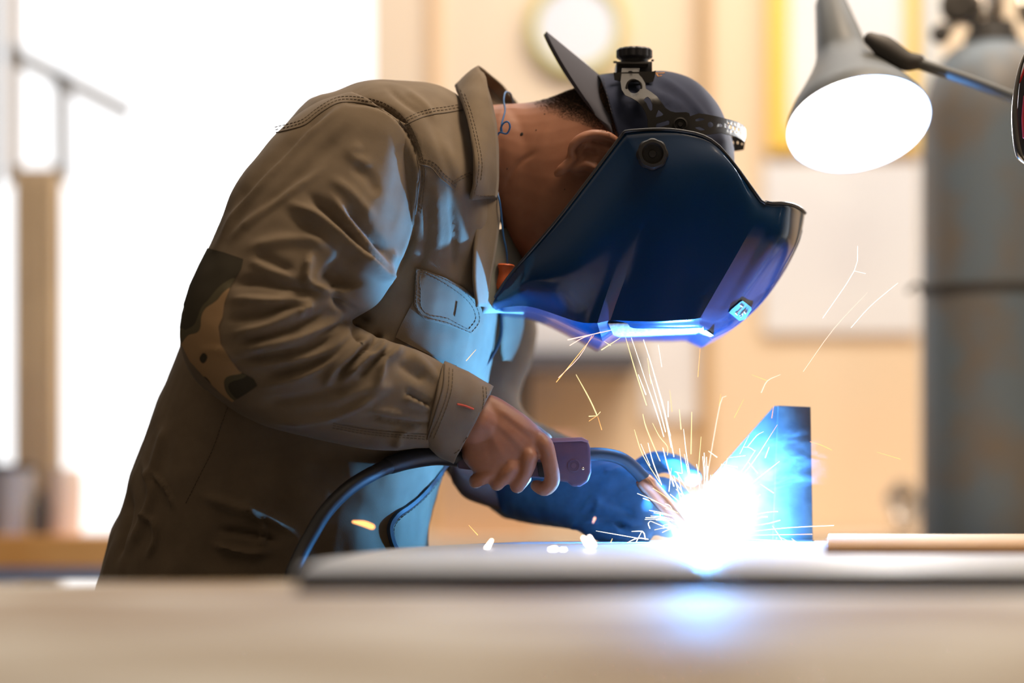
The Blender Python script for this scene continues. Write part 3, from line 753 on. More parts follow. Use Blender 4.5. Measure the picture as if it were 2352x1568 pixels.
# upper arm
add(z3, [(1190, 300), (1000, 450), (830, 620), (640, 830), (480, 1010), (380, 1180), (335, 1250)], 9, .0042)
add(z3, [(1130, 300), (930, 460), (760, 640), (560, 850), (400, 1060)], 16, -.0035)
add(z3, [(1240, 420), (1060, 600), (900, 760), (700, 960), (560, 1120)], 16, -.0028)
add(z3, [(1040, 720), (800, 900), (600, 1040), (440, 1190)], 10, .0032)
add(z3, [(1320, 560), (1240, 620), (1380, 720)], 16, .002)
add(z3, [(1240, 700), (1340, 760), (1420, 900)], 16, -.002)
add(z3, [(840, 960), (1000, 1030), (1180, 1170), (1340, 1340), (1490, 1460)], 11, .0060)
add(z3, [(820, 1020), (960, 1110), (1120, 1230), (1280, 1370)], 13, -.0030)
add(z3, [(960, 900), (1080, 1000), (1200, 1120), (1300, 1240)], 12, -.0055)
add(z3, [(1110, 900), (1250, 1110), (1400, 1300), (1515, 1440)], 10, .0048)
add(z3, [(1200, 960), (1330, 1120), (1460, 1290)], 12, -.0050)
add(z3, [(1100, 780), (1260, 900), (1400, 1060)], 13, .0022)
add(z3, [(540, 1260), (760, 1200), (960, 1190), (1120, 1230)], 15, .0030)
add(z3, [(560, 1330), (700, 1400), (860, 1460)], 10, .0022)
add(z3, [(600, 1270), (720, 1340), (850, 1400)], 12, -.0028)
add(z3, [(1560, 560), (1560, 760), (1540, 980), (1500, 1200)], 24, -.0018)
add(z3, [(1640, 520), (1690, 700), (1680, 900), (1640, 1120), (1560, 1300), (1510, 1470)], 10, .0040)
# elbow hollow
add(z4, [(870, 60), (850, 160), (862, 240), (1005, 285)], 9, .0060)
add(z4, [(960, 120), (1060, 200), (1080, 280)], 34, -.0140)
add(z4, [(1020, 290), (1060, 360), (1100, 370)], 12, -.006)
add(z4, [(1160, 60), (1250, 150), (1350, 215)], 14, .005)
add(z4, [(1370, 30), (1330, 160), (1352, 222)], 12, .004)
add(z4, [(400, 240), (560, 225), (760, 255), (960, 275)], 13, -.0050)
add(z4, [(400, 330), (640, 345), (840, 345), (900, 345)], 11, .0045)
add(z4, [(380, 450), (560, 420), (700, 375), (800, 350)], 9, -.0045)
add(z4, [(400, 545), (640, 480), (800, 400), (880, 362)], 11, .0045)
add(z4, [(430, 600), (660, 540), (850, 470), (960, 400)], 9, -.0050)
add(z4, [(800, 440), (830, 400), (890, 370)], 7, .004)
add(z4, [(440, 640), (700, 590), (900, 520), (1040, 430), (1010, 390)], 10, .0045)
add(z4, [(430, 700), (660, 670), (900, 610), (1040, 530)], 10, -.0050)
add(z4, [(460, 735), (720, 700), (940, 660), (1080, 560), (1130, 500)], 10, .0040)
add(z4, [(600, 790), (820, 740), (1000, 660)], 10, -.0045)
add(z4, [(560, 860), (820, 790), (1000, 700), (1120, 600), (1150, 540)], 11, .0048)
add(z4, [(960, 860), (1000, 760), (1110, 670), (1200, 580), (1235, 555)], 9, .0055)
add(z4, [(1020, 850), (1080, 760), (1180, 650), (1270, 570)], 8, -.0060)
add(z4, [(1090, 800), (1180, 700), (1280, 640), (1320, 570)], 9, .0060)
add(z4, [(1170, 810), (1250, 720), (1340, 640)], 8, -.0055)
add(z4, [(1255, 860), (1290, 780), (1310, 700), (1400, 640), (1440, 620)], 10, .0060)
add(z4, [(1130, 480), (1140, 550), (1180, 600)], 8, -.006)
add(z4, [(1270, 545), (1250, 620), (1230, 660)], 8, -.006)
add(z4, [(1400, 700), (1460, 760), (1560, 820)], 14, -.0035)
add(z4, [(1460, 650), (1560, 740), (1640, 830)], 12, .0030)
add(z4, [(560, 960), (800, 930), (1000, 880), (1160, 840)], 14, -.0040)
add(z4, [(640, 1060), (880, 1050), (1090, 1010), (1240, 920), (1330, 860)], 12, .0045)
add(z4, [(1000, 940), (1200, 870), (1360, 850)], 14, .0030)
add(z4, [(1440, 880), (1520, 930), (1600, 975)], 6, -.0050)
add(z4, [(1430, 930), (1520, 960), (1590, 990)], 7, .0035)
add(z4, [(1200, 1030), (1400, 1070), (1590, 1085)], 6, -.0042)
add(z4, [(1180, 980), (1380, 1020), (1590, 1050)], 9, .0030)
add(z4, [(1380, 1240), (1420, 1140), (1530, 1100)], 9, .0035)
add(z4, [(1000, 1090), (1250, 1130), (1560, 1160)], 7, -.0025)
add(z4, [(200, 640), (330, 640), (420, 700)], 10, .002)
# armhole and chest
add(None, [(800, 236), (860, 240), (915, 270), (950, 330), (966, 400), (958, 480), (940, 560), (905, 640)], 6, -.0045)
add(None, [(985, 260), (1010, 330), (1040, 420), (1055, 520)], 12, -.0012)
add(None, [(1000, 430), (1010, 520), (1000, 600)], 12, .0018)
add(None, [(975, 440), (980, 540), (960, 640)], 9, -.0022)
add(None, [(1035, 450), (1045, 540), (1040, 620)], 9, -.0028)
add(None, [(930, 205), (975, 240), (1000, 270)], 8, .0020)
add(None, [(890, 200), (930, 235), (975, 262)], 7, -.0018)
add(None, [(850, 740), (820, 720), (770, 690)], 10, -.006)
# back panel of the jacket at the hip
add(None, [(330, 1060), (350, 1130), (330, 1200), (300, 1260)], 10, .005)
add(None, [(355, 1085), (385, 1130), (400, 1170)], 5, .004)
add(None, [(320, 1180), (355, 1200), (358, 1240), (340, 1280)], 6, .004)
add(None, [(300, 1130), (290, 1200), (270, 1290)], 9, -.005)
add(None, [(380, 980), (360, 1060), (340, 1110)], 10, .004)
add(None, [(470, 1140), (540, 1165), (600, 1180), (680, 1225)], 12, .007)
add(None, [(560, 1160), (600, 1200), (602, 1260)], 7, .006)
add(None, [(490, 1250), (560, 1270), (620, 1268)], 9, .006)
add(None, [(500, 1215), (580, 1225), (640, 1245)], 9, -.006)
folds(jm, F, .14); folds(sm_, F, .14)
wrinkle(sm_, 42, .0007, 5); wrinkle(sm_, 95, .0004, 9)
wrinkle(jm, 42, .0007, 5)
wrinkle(jm, 95, .0004, 9)
# the low back and hem crumple more
wrinkle(jm, 60, .0016, 11, lambda co: np.clip((1.05-co[:, 2])/.1, 0, 1))
jk = link_mesh('jacket', jm, M['jacket'], pr)
slv = link_mesh('sleeve', sm_, M['jacket'], jk)
JB = bvh_of(jm, sm_)

def jpiece(name, poly, th=.0012, mt='jacket', off=.0004, step=7, parent=jk, miss=0.0, label=None, **k):
    return sheet(name, poly, on(JB, off, miss), th, M[mt], parent, step=step, label=label, **k)
st = MB(); sr = MB()
def seam(path, dbl=8, piping=True):
    if piping:
        s0 = seam_mb(MB(), JB, path, .0008, .0002)
        if s0.v: s0.build('seam', M['stitch'], jk)
    q = cr(np.array(path, float), 4); t = np.gradient(q, axis=0); t /= np.linalg.norm(t, axis=1)[:, None]; nn = np.stack([-t[:, 1], t[:, 0]], 1)
    for d in ((dbl, dbl*1.9) if dbl > 0 else (dbl, dbl*1.9)):
        s0 = seam_mb(MB(), JB, list(q+nn*d), .00045, .0003, dash=5, k=1)
        if s0.v: s0.build('stitching', M['stitch'], jk)
seam([z3(740, 478), z3(860, 450), z3(940, 420), z3(1030, 350), z3(1130, 290), z3(1210, 275), z3(1330, 285), z3(1440, 315), z3(1530, 370)], -7)
seam([z3(1600, 425), z3(1700, 380), z3(1790, 355), z3(1870, 345), z3(1980, 325)], -7)
seam([z3(1530, 370), z3(1600, 450), z3(1650, 560), z3(1680, 660), z3(1695, 760), z3(1680, 900), z3(1665, 1020)], -7)
seam([z3(1695, 690), z3(1770, 710), z3(1830, 780), z3(1880, 820), z3(1930, 865)], -7)
seam([z3(1930, 840), z3(1980, 800), z3(2050, 770)], -6, False)
seam([z4(380, 960), z4(330, 1100), z4(280, 1240), z4(200, 1400), z4(120, 1560)], 0.1)
seam([z4(1010, 1075), z4(1200, 1110), z4(1400, 1130), z4(1565, 1142)], 6)
seam([z4(1580, 465), z4(1540, 540), z4(1490, 610)], 5); seam([z4(1690, 500), z4(1650, 590), z4(1610, 665)], 5)
seam([z4(1810, 540), z4(1790, 640), z4(1740, 740)], 5)
# pocket flap on the chest
fl_poly = [z4(1500, 148), z4(1560, 160), z4(1680, 205), z4(1780, 260), z4(1845, 325), z4(1880, 380), z4(1895, 430), z4(1893, 480), z4(1850, 535), z4(1830, 540), z4(1700, 490), z4(1560, 455), z4(1520, 420), z4(1492, 370), z4(1496, 260)]
pf = jpiece('pocket_flap', fl_poly, .0028, off=.0020)
FB = bvh_of(pf.data)
def framed(poly, d, parent, bv, name='stitching'):
    c = np.mean(poly, axis=0); q = cr(np.array(poly, float), 2, closed=True); v = c-q; v /= np.linalg.norm(v, axis=1)[:, None]
    for dd in d: seam_mb(MB(), bv, list(q+v*dd)+[tuple((q+v*dd)[0])], .0005, .0003, dash=5, k=1).build(name, M['stitch'], parent)
framed(fl_poly, (5, 15), pf, FB)
# buttonhole
seam_mb(MB(), FB, [z4(1750, 350), z4(1745, 390), z4(1738, 430)], .0010, .0002).build('buttonhole', M['stitch'], pf)
pk = jpiece('pocket', [z4(1496, 330), z4(1560, 440), z4(1700, 480), z4(1820, 535), z4(1800, 640), z4(1760, 735), z4(1600, 670), z4(1470, 610), z4(1380, 560), z4(1420, 470)], .0012, off=.0005)
# far pocket flap and far chest piece
FY = .30
# patch at the elbow
ep_poly = [z4(258, 28), z4(350, 52), z4(468, 92), z4(455, 150), z4(390, 260), z4(352, 360), z4(343, 440), z4(318, 500), z4(330, 600), z4(380, 680), z4(440, 760), z4(530, 810), z4(552, 850), z4(480, 900), z4(402, 945), z4(330, 890), z4(230, 790), z4(150, 700), z4(100, 600), z4(92, 500), z4(110, 380), z4(150, 250), z4(205, 130)]
ep = jpiece('elbow_patch', ep_poly, .0010, 'camo', off=.0006, miss=-.03, label='camouflage cloth patch sewn on the elbow')
EB = bvh_of(ep.data)
m_ = MB(); seam_mb(m_, EB, [z4(262, 36), z4(350, 58), z4(460, 96), z4(448, 150), z4(385, 260), z4(347, 360), z4(338, 440), z4(314, 500), z4(326, 600), z4(375, 685), z4(440, 768), z4(530, 820), z4(545, 848)], .0010, .0003); m_.build('patch_edge', M['edge'], ep)
# cuff
def cuffring(a, b, Yc, h): return sect(a, b, Yc, h, 2.15, 48)
cuf = [cuffring((980, 1012), (1020, 834), -.006, .046), cuffring((1000, 1036), (1060, 852), -.002, .043), cuffring((1022, 1050), (1098, 873), .002, .040), cuffring((1044, 1060), (1131, 892), .006, .036)]
R = cr(np.array(cuf), 6)
V = R.reshape(-1, 3); cu = mesh_obj('cuff', V, grid_faces(len(R), 48), M['jacket'], jk)
s_ = cu.modifiers.new('t', 'SOLIDIFY'); s_.thickness = .003; s_.offset = 1
cme = evaluated(cu); 
cu.modifiers.clear(); cu.data = cme
wrinkle(cu.data, 120, .0005, 4)
CB = bvh_of(cu.data)
for ps in ([(1116, 890), (1117, 930), (1100, 975), (1070, 1020), (1040, 1044)], [(1109, 888), (1110, 930), (1093, 975), (1062, 1018)], [(1032, 845), (1028, 900), (1008, 960), (985, 1010)], [(1040, 848), (1036, 900), (1016, 960), (993, 1014)]):
    seam_mb(MB(), CB, ps, .0005, .0003, dash=5).build('stitching', M['stitch'], cu)
m_ = MB(); seam_mb(m_, CB, [z4(1755, 962), z4(1800, 972), z4(1845, 990)], .0013, .0002); m_.build('buttonhole', mat('rust_thread', (.45, .06, .03), .8), cu)
m_ = MB(); seam_mb(m_, CB, [(1021, 838), (1017, 890), (1000, 950), (982, 1008)], .0012, .0003); m_.build('seam', M['stitch'], cu)
# collar: a folded strip running round the neck
cs = [((1196, 252), (1168, 262), .235, .250), ((1184, 232), (1140, 250), .215, .235), ((1152, 195), (1090, 222), .175, .190), ((1100, 151), (1046, 196), .130, .132), ((1118, 190), (1062, 240), .085, .050),
      ((1134, 260), (1078, 300), .058, .012), ((1143, 330), (1090, 365), .048, -.012), ((1145, 400), (1088, 418), .052, -.014), ((1141, 459), (1082, 457), .060, -.008)]
def strip(name, st_, m, parent, th, k=6, w=8, bulge=0.0):
    A = cr(np.array([list(P(a[0], a[1], y1))+list(P(b[0], b[1], y2)) for a, b, y1, y2 in st_]), k)
    rows = []
    for r in A:
        a, b = r[:3], r[3:]
        rows.append([a+(b-a)*t+np.array([0, -1, .15])*bulge*math.sin(math.pi*t) for t in np.linspace(0, 1, w)])
    R = np.array(rows); o = mesh_obj(name, R.reshape(-1, 3), grid_faces(len(R), w, False), m, parent)
    sd = o.modifiers.new('t', 'SOLIDIFY'); sd.thickness = th; sd.offset = 0
    me = evaluated(o); o.modifiers.clear(); o.data = me
    return o
co_ = strip('collar', cs, M['jacket'], jk, .0028, bulge=.006)
wrinkle(co_.data, 110, .0007, 2)
LB = bvh_of(co_.data)
for ps in ([(1058, 205), (1074, 250), (1090, 310), (1100, 370), (1096, 420), (1092, 447), (1136, 449)], [(1068, 215), (1084, 262), (1098, 320), (1107, 375), (1103, 420)]):
    seam_mb(MB(), LB, ps, .00045, .0003, dash=5).build('stitching', M['stitch'], co_)
m_ = MB(); seam_mb(m_, LB, [(1048, 199), (1064, 242), (1081, 302), (1092, 366), (1090, 418), (1085, 454), (1140, 457)], .0011, .0002); m_.build('collar_edge', M['stitch'], co_)
cs2 = [((1178, 240), (1185, 262), .222, .225), ((1140, 222), (1150, 262), .19, .19), ((1098, 160), (1100, 262), .135, .14), ((1116, 200), (1098, 300), .092, .085), ((1134, 270), (1110, 340), .066, .060), ((1141, 340), (1120, 400), .058, .055), ((1143, 420), (1130, 470), .064, .064)]
strip('collar_stand', cs2, M['jacket'], jk, .0024)
# front edge: placket running down from the collar, zip below
strip('placket', [((1143, 440), (1090, 455), .062, .02), ((1146, 500), (1092, 520), .066, .018), ((1138, 570), (1088, 580), .060, .012), ((1126, 640), (1088, 645), .055, .006), ((1116, 705), (1096, 705), .05, .004)], M['jacket'], jk, .0030, bulge=.003)
strip('shirt_front', [((1180, 520), (1105, 540), .125, .060), ((1232, 600), (1105, 620), .135, .06), ((1240, 660), (1106, 660), .135, .055), ((1200, 720), (1108, 720), .135, .05)], mat('grey_green_undershirt', (.22, .23, .20), .85), jk, .0025, bulge=.004)
# far pocket flap on the far half of the chest
fp = [((1150, 726), (1200, 722), .150, .215), ((1152, 760), (1200, 750), .148, .215), ((1150, 800), (1190, 790), .150, .21), ((1156, 828), (1172, 828), .155, .195)]
strip('far_pocket_flap', fp, M['jacket'], jk, .0035, bulge=.003)
# zip down the front
zp = MB(); zp.tube([P(1148, 700, .125), P(1150, 770, .120), P(1128, 820, .10), P(1092, 866, .075)], .0022, 8); zp.build('zip', M['black'], jk)
zq = MB(); seam_mb(zq, JB, [(1026, 1062), (1006, 1090), (975, 1130), (940, 1162), (912, 1182), (896, 1208), (900, 1240), (912, 1268), (925, 1310)], .0042, .0012); zq.build('zip', M['black'], jk)
m_ = MB(); seam_mb(m_, JB, [(1034, 1066), (1012, 1096), (982, 1136), (948, 1168), (920, 1190), (905, 1212), (908, 1242), (920, 1270)], .0006, .0012, dash=5); m_.build('stitching', M['stitch'], jk)

# ---- trousers and boots below bench height
T = MB()
for s in (-1, 1):
    y = YB+s*.088
    T.tube([P(620, 1440, y), P(590, 1700, y), P(600, 2150, y), P(565, 2560, y), (P(560, 0, y).x, y, .09)], [.075, .085, .082, .072, .07], 24, 3, caps=True)
T.ellipsoid(P(620, 1500, YB), (.15, .14, .12))
tm = remesh(T.mesh(), .008, 2); wrinkle(tm, 30, .003, 3); link_mesh('trousers', tm, M['trousers'], pr)
for s in (-1, 1):
    y = YB+s*.088; x = P(560, 0, y).x; b_ = MB()
    b_.tube([(x-.02, y, .22), (x-.02, y, .12), (x-.01, y, .07)], [.055, .05, .052], 20, 3); b_.tube([(x-.03, y, .058), (x+.07, y, .052), (x+.17, y, .045)], [.05, .048, .04], 20, 3)
    bt = link_mesh('boot', remesh(b_.mesh(), .006, 3), M['leather'], pr)
    MB().tube([(x-.03, y, .016), (x+.07, y, .014), (x+.17, y, .014)], [.052, .050, .042], 24, 3, flat=1.0, ref=(0, 1, 0)).build('tmp', M['black'], bt)
    so = [o for o in bt.children][0]; so.name = 'sole'
    for v in so.data.vertices: v.co.z = .014+(v.co.z-.014)*.26

# ---- glove on the far hand
G = MB()
def gs(a, b, Yc, h): return sect(a, b, Yc, h, 2.3, 32)
G.loft([gs((1150, 1010), (1108, 1140), .265, .055), gs((1230, 1000), (1132, 1172), .250, .060), gs((1330, 1028), (1190, 1197), .215, .060), gs((1400, 1046), (1300, 1214), .175, .052), gs((1450, 1065), (1400, 1226), .145, .042), gs((1500, 1085), (1465, 1232), .125, .034), gs((1530, 1110), (1515, 1215), .118, .022)], 5)
for pts, rd in [([(1450, 1100, .15), (1500, 1065, .145), (1545, 1065, .14), (1590, 1095, .13)], [.016, .015, .0135, .012]),
                ([(1470, 1130, .13), (1520, 1120, .12), (1558, 1138, .105), (1572, 1165, .10)], [.016, .0145, .0135, .012]),
                ([(1470, 1160, .12), (1520, 1158, .105), (1550, 1175, .095), (1562, 1200, .092)], [.016, .014, .013, .012]),
                ([(1460, 1190, .11), (1505, 1200, .095), (1535, 1215, .088)], [.015, .014, .012]),
                ([(1330, 1190, .15), (1380, 1222, .12), (1430, 1236, .10), (1480, 1232, .092)], [.016, .013, .012, .0095])]:
    G.tube([P(x, y, Y) for x, y, Y in pts], rd, 14, 4)
gm = remesh(G.mesh(), .003, 3)
gz = lambda x, y: z5(x, y)
GF = [([gz(1300, 1100), gz(1400, 980), gz(1470, 960), gz(1440, 1050)], 6, .003), ([gz(1470, 960), gz(1600, 1000), gz(1740, 1120)], 7, -.003), ([gz(1380, 1170), gz(1500, 1120), gz(1650, 1240)], 7, .003),
      ([gz(1600, 920), gz(1720, 880), gz(1780, 860)], 7, .0025), ([gz(1500, 740), gz(1560, 760), gz(1640, 720)], 6, .002), ([gz(1190, 1160), gz(1260, 1180), gz(1300, 1130)], 6, .003),
      ([gz(1240, 1200), gz(1340, 1160), gz(1440, 1110)], 7, .003), ([gz(1560, 1180), gz(1620, 1120), gz(1760, 1180)], 7, .003), ([gz(1620, 1060), gz(1760, 1100), gz(1880, 1180)], 6, -.002), ([gz(1420, 1000), gz(1380, 1060), gz(1300, 1080)], 6, -.003)]
folds(gm, GF, .20)
wrinkle(gm, 90, .0009, 6); wrinkle(gm, 200, .0004, 8)
gv = link_mesh('glove', gm, M['glove'], pr)
# far sleeve end peeping out behind the near cuff
fc = MB(); fc.loft([sect((1032, 1085), (1040, 1110), .20, .008, 2.2, 24), sect((1042, 1062), (1066, 1142), .20, .028, 2.2, 24), sect((1075, 1070), (1110, 1160), .21, .04, 2.2, 24), sect((1120, 1060), (1150, 1172), .225, .045, 2.2, 24)], 4)
fc.build('glove_cuff', mat('brown_split_leather', (.16, .09, .07), .8, bump=(200, .3, .001)), gv)

# ---- cap worn backwards
capS = [((1372, 174), (1478, 600), .0865), ((1408, 170), (1530, 590), .088), ((1470, 168), (1600, 560), .085), ((1530, 166), (1650, 500), .075), ((1592, 186), (1682, 440), .058), ((1642, 234), (1686, 395), .037), ((1668, 285), (1686, 350), .016)]
cm = MB(); cm.loft([sect(a, b, YB, h, 2.15, 64) for a, b, h in capS], 8, caps=True)
cmm = cm.mesh()
# remove the opening face
bm = bmesh.new(); bm.from_mesh(cmm); bmesh.ops.delete(bm, geom=[f for f in bm.faces if len(f.verts) > 20 and f.calc_center_median().x < P(1500, 0, YB).x], context='FACES_ONLY'); bm.to_mesh(cmm); bm.free()
CF = [([(1505, 170), (1560, 205), (1610, 255), (1640, 300)], 5, .0016), ([(1500, 190), (1560, 225), (1600, 262), (1625, 300)], 7, -.0022), ([(1480, 205), (1540, 235), (1590, 262), (1620, 290)], 7, .0022),
      ([(1395, 225), (1430, 242), (1460, 258)], 6, .0022), ([(1395, 240), (1430, 262), (1450, 290)], 8, -.002), ([(1500, 240), (1560, 250), (1620, 290)], 9, -.003), ([(1520, 215), (1580, 240), (1630, 285)], 4, .0018)]
folds(cmm, CF, .14)
cap = link_mesh('cap', cmm, M['cap'], pr)
cp = cap.modifiers.new('t', 'SOLIDIFY'); cp.thickness = .002; cp.offset = -1
CPB = bvh_of(cmm)
m_ = MB(); seam_mb(m_, CPB, [(1378, 178), (1388, 225), (1400, 270), (1412, 320), (1420, 350)], .0010, .0002); seam_mb(m_, CPB, [(1386, 178), (1396, 225), (1408, 270), (1420, 320)], .0004, .0002, dash=5)
m_.build('seam', M['brimc'], cap)
m_ = MB(); seam_mb(m_, CPB, [(1508, 170), (1512, 176), (1519, 174)], .0006, .0004); seam_mb(m_, CPB, [(1504, 168), (1518, 169), (1526, 168)], .0006, .0004)
m_.build('embroidery', mat('orange_thread', (.8, .33, .03), .6), cap)
# brim
rows = []; nu, nv = 33, 14
for i in range(nu):
    u = -1+2*i/(nu-1); au = abs(u)
    r = np.array([1374+34*au**1.5, 176+132*au**1.5]); Yr = YB+u*.082
    ln = (1-au**2.2)**.6
    tipx, tipy = r[0]-(122+6*au)*ln, r[1]-(100+16*au)*ln
    rows.append([tuple(P(r[0]+(tipx-r[0])*t, r[1]+(tipy-r[1])*t, YB+(Yr-YB)*(1-.10*t))) for t in np.linspace(0, 1, nv)])
R = np.array(rows)
bo_ = mesh_obj('brim', R.reshape(-1, 3), grid_faces(nu, nv, False), M['brimc'], cap)
sd = bo_.modifiers.new('t', 'SOLIDIFY'); sd.thickness = .0055; sd.offset = 0
bv_ = bo_.modifiers.new('b', 'BEVEL'); bv_.width = .002; bv_.segments = 3; bv_.limit_method = 'ANGLE'

# ------------------------------------------------------------------ welding helmet
wh = empty('welding_helmet', P(1498, 355, 0.0), 'glossy dark blue welding helmet pulled down over the face', 'welding helmet')
#      r0 edge            r1                 r2                 r3                 r4 centre
G_ = [[(1138, 682, .050), (1131, 700, .058), (1134, 713, .075), (1142, 721, .100), (1148, 723, .130)],
      [(1165, 640, .035), (1160, 680, .036), (1165, 705, .050), (1172, 716, .085), (1175, 717, .130)],
      [(1205, 592, .016), (1210, 650, .008), (1222, 705, .026), (1232, 720, .075), (1236, 722, .130)],
      [(1295, 486, .004), (1310, 620, -.010), (1325, 738, .010), (1328, 760, .050), (1330, 764, .130)],
      [(1424, 316, .004), (1452, 470, -.008), (1372, 742, -.002), (1384, 783, .030), (1385, 783, .130)],
      [(1436, 302, .003), (1492, 450, -.011), (1402, 735, .006), (1410, 765, .032), (1412, 768, .130)],
      [(1500, 297, .001), (1560, 440, -.014), (1490, 738, -.002), (1492, 758, .022), (1492, 759, .130)],
      [(1580, 303, .000), (1625, 420, -.013), (1560, 735, -.003), (1562, 758, .022), (1562, 759, .130)],
      [(1652, 336, .000), (1690, 440, -.010), (1590, 733, -.003), (1592, 757, .022), (1592, 758, .130)],
      [(1748, 461, .004), (1722, 530, -.006), (1608, 730, -.002), (1606, 757, .022), (1606, 758, .130)],
      [(1772, 466, .014), (1752, 540, .004), (1640, 734, .014), (1636, 777, .040), (1637, 778, .130)],
      [(1800, 466, .022), (1776, 560, .012), (1678, 722, .026), (1690, 748, .056), (1690, 748, .130)],
      [(1822, 470, .040), (1806, 560, .034), (1735, 680, .050), (1750, 694, .078), (1752, 694, .130)],
      [(1838, 478, .070), (1826, 560, .066), (1785, 640, .078), (1800, 625, .100), (1802, 625, .130)],
      [(1846, 485, .100), (1838, 540, .100), (1822, 580, .108), (1832, 565, .118), (1832, 565, .130)],
      [(1849, 489, .130), (1846, 510, .130), (1843, 525, .130), (1843, 530, .130), (1843, 532, .130)]]
GG = np.array([[tuple(P(*q)) for q in c] for c in G_])
GG = cr(GG, 6, crease=(4, 5, 9, 10))                        # along the shell
GT = cr(np.swapaxes(GG, 0, 1), 8, crease=(2,))              # across it
half = np.swapaxes(GT, 0, 1)                                # [along, across, 3]
mir = half[:, ::-1][:, 1:].copy()
def mirror(a):
    px = np.array(a); out = px.copy(); out[..., 1] = 2*YB-px[..., 1]; return out
full = np.concatenate([half, mirror(mir)], 1)
nA, nC = full.shape[:2]
shell = mesh_obj('shell', full.reshape(-1, 3), grid_faces(nA, nC, False), M['shell'], wh)
bm = bmesh.new(); bm.from_mesh(shell.data); bmesh.ops.remove_doubles(bm, verts=bm.verts, dist=.00025); bmesh.ops.dissolve_degenerate(bm, edges=bm.edges, dist=.0001); bm.to_mesh(shell.data); bm.free()
shell.data.shade_smooth(); shell.data.set_sharp_from_angle(angle=math.radians(24))
sd = shell.modifiers.new('t', 'SOLIDIFY'); sd.thickness = .003; sd.offset = -1
SB = bvh_of(shell.data)
rim = [tuple(p) for p in half[:, 0]][::3]
rimm = rim+[tuple(p) for p in mirror(half[:, 0])][::-3]
MB().tube(rimm, .0019, 8, 2).build('rim', M['black'], shell)
# scratched cover over the window, logo plate, clip
cv_ = MB()
a = [P(1396, 742, .006), P(1612, 737, .006), P(1618, 757, .012), P(1598, 766, .020), P(1424, 773, .020), P(1408, 768, .012)]
def prism(mb, pts, Y2):
    n = len(pts); V = [tuple(p) for p in pts]+[(p.x*(Y2+CD)/(p.y+CD), Y2, CZ+(p.z-CZ)*(Y2+CD)/(p.y+CD)) for p in pts]
    return mb.add(V, [tuple(range(n))[::-1], tuple(range(n, 2*n))]+[(i, (i+1) % n, (i+1) % n+n, i+n) for i in range(n)])
prism(cv_, a, 2*YB-.01).build('lens_cover', M['lens'], wh, bevel=.001, sharp=30)
prism(MB(), [P(1600, 742, .010), P(1640, 770, .022), P(1632, 774, .03), P(1606, 764, .018)], .23).build('cover_frame', M['lens'], wh, bevel=.0008, sharp=30)
prism(MB(), [P(1722, 706, .085), P(1727, 712, .085), P(1716, 729, .085), P(1710, 726, .085)], .12).build('clip', M['black'], wh, bevel=.0005)
zl = lambda x, y: (1150+x*750/2352, 640+y*750/2352)
lg = sheet('logo_plate', [zl(1640, 240), zl(1660, 215), zl(1725, 160), zl(1740, 155), zl(1800, 205), zl(1800, 220), zl(1755, 285), zl(1715, 300)], on(SB, .0002), .0016, mat('logo_plate', (.12, .26, .42), .35), wh, step=5)
LGB = bvh_of(lg.data)
lt = MB()
for ps in ([(1695, 248), (1748, 196)], [(1722, 262), (1740, 245)], [(1738, 200), (1725, 190)], [(1690, 245), (1702, 258)],
           [(1728, 275), (1742, 262), (1740, 250)], [(1740, 245), (1762, 222)], [(1752, 235), (1762, 250), (1772, 240)]):
    seam_mb(lt, LGB, [zl(*p) for p in ps], .0009, .0002, k=2)
lt.build('logo_letters', mat('white_print', (.8, .82, .85), .5), lg)
# side knob
kc, kn = hit(SB, 1498, 355, 0)
lobes = 8; prof = []
kb = MB(); R = []
for h, r, lo in [(0, .0185, 1), (.004, .0185, 1), (.009, .0178, 1), (.0115, .016, .6), (.0118, .0125, 0), (.007, .0115, 0), (.0055, .0105, 0), (.0055, .0045, 0), (.008, .004, 0), (.0085, .0015, 0), (.0085, 0.0001, 0)]:
    R.append([(kc.x+r*(1-.06*lo*abs(math.sin(j/64*math.pi*lobes))**3)*math.cos(j/64*2*math.pi), kc.y+.001-h, kc.z+r*(1-.06*lo*abs(math.sin(j/64*math.pi*lobes))**3)*math.sin(j/64*2*math.pi)) for j in range(64)])
kb.rings(R, False); kb.build('side_knob', M['strap'], wh, sharp=35)
# headgear
hg = MB()
def YH(x, y):           # distance of the straps from the viewer: they hug the cap
    a = YB-.085
    return a+max(0, (230-y))*.00055+max(0, x-1575)**2*.0000036-.004
zh = lambda x, y: (1350+x*400/2091, 80+y*400/2091)
def circ(cx, cy, r, n=20, sy=1): return [(cx+r*math.cos(2*math.pi*i/n), cy+r*sy*math.sin(2*math.pi*i/n)) for i in range(n)]
arm = [zh(*p) for p in [(408, 405), (622, 405), (612, 480), (650, 520), (690, 590), (695, 650), (760, 690), (830, 745), (880, 810), (930, 880), (990, 920), (1050, 935), (1180, 932), (1215, 945), (1228, 985), (1190, 1010), (1200, 1090), (1160, 1180), (1060, 1190), (720, 1190), (722, 1120), (715, 1010), (690, 930), (640, 850), (590, 800), (530, 765), (450, 730), (405, 660), (392, 560), (400, 500)]]
holes = [[zh(*p) for p in [(690, 760), (720, 748), (750, 775), (775, 840), (775, 900), (755, 918), (730, 890), (700, 820), (668, 790)]],
         [zh(*p) for p in [(850, 900), (908, 955), (890, 975), (820, 995), (818, 975)]],
         [zh(*p) for p in [(825, 1070), (965, 1028), (980, 1040), (975, 1080), (830, 1122), (815, 1110)]],
         circ(*zh(555, 628), 15), circ(*zh(510, 452), 5.5, sy=.5)]
hb = sheet('headgear_arm', arm, atY(YH), .003, M['strap'], wh, holes=holes, step=8, sharp=50)
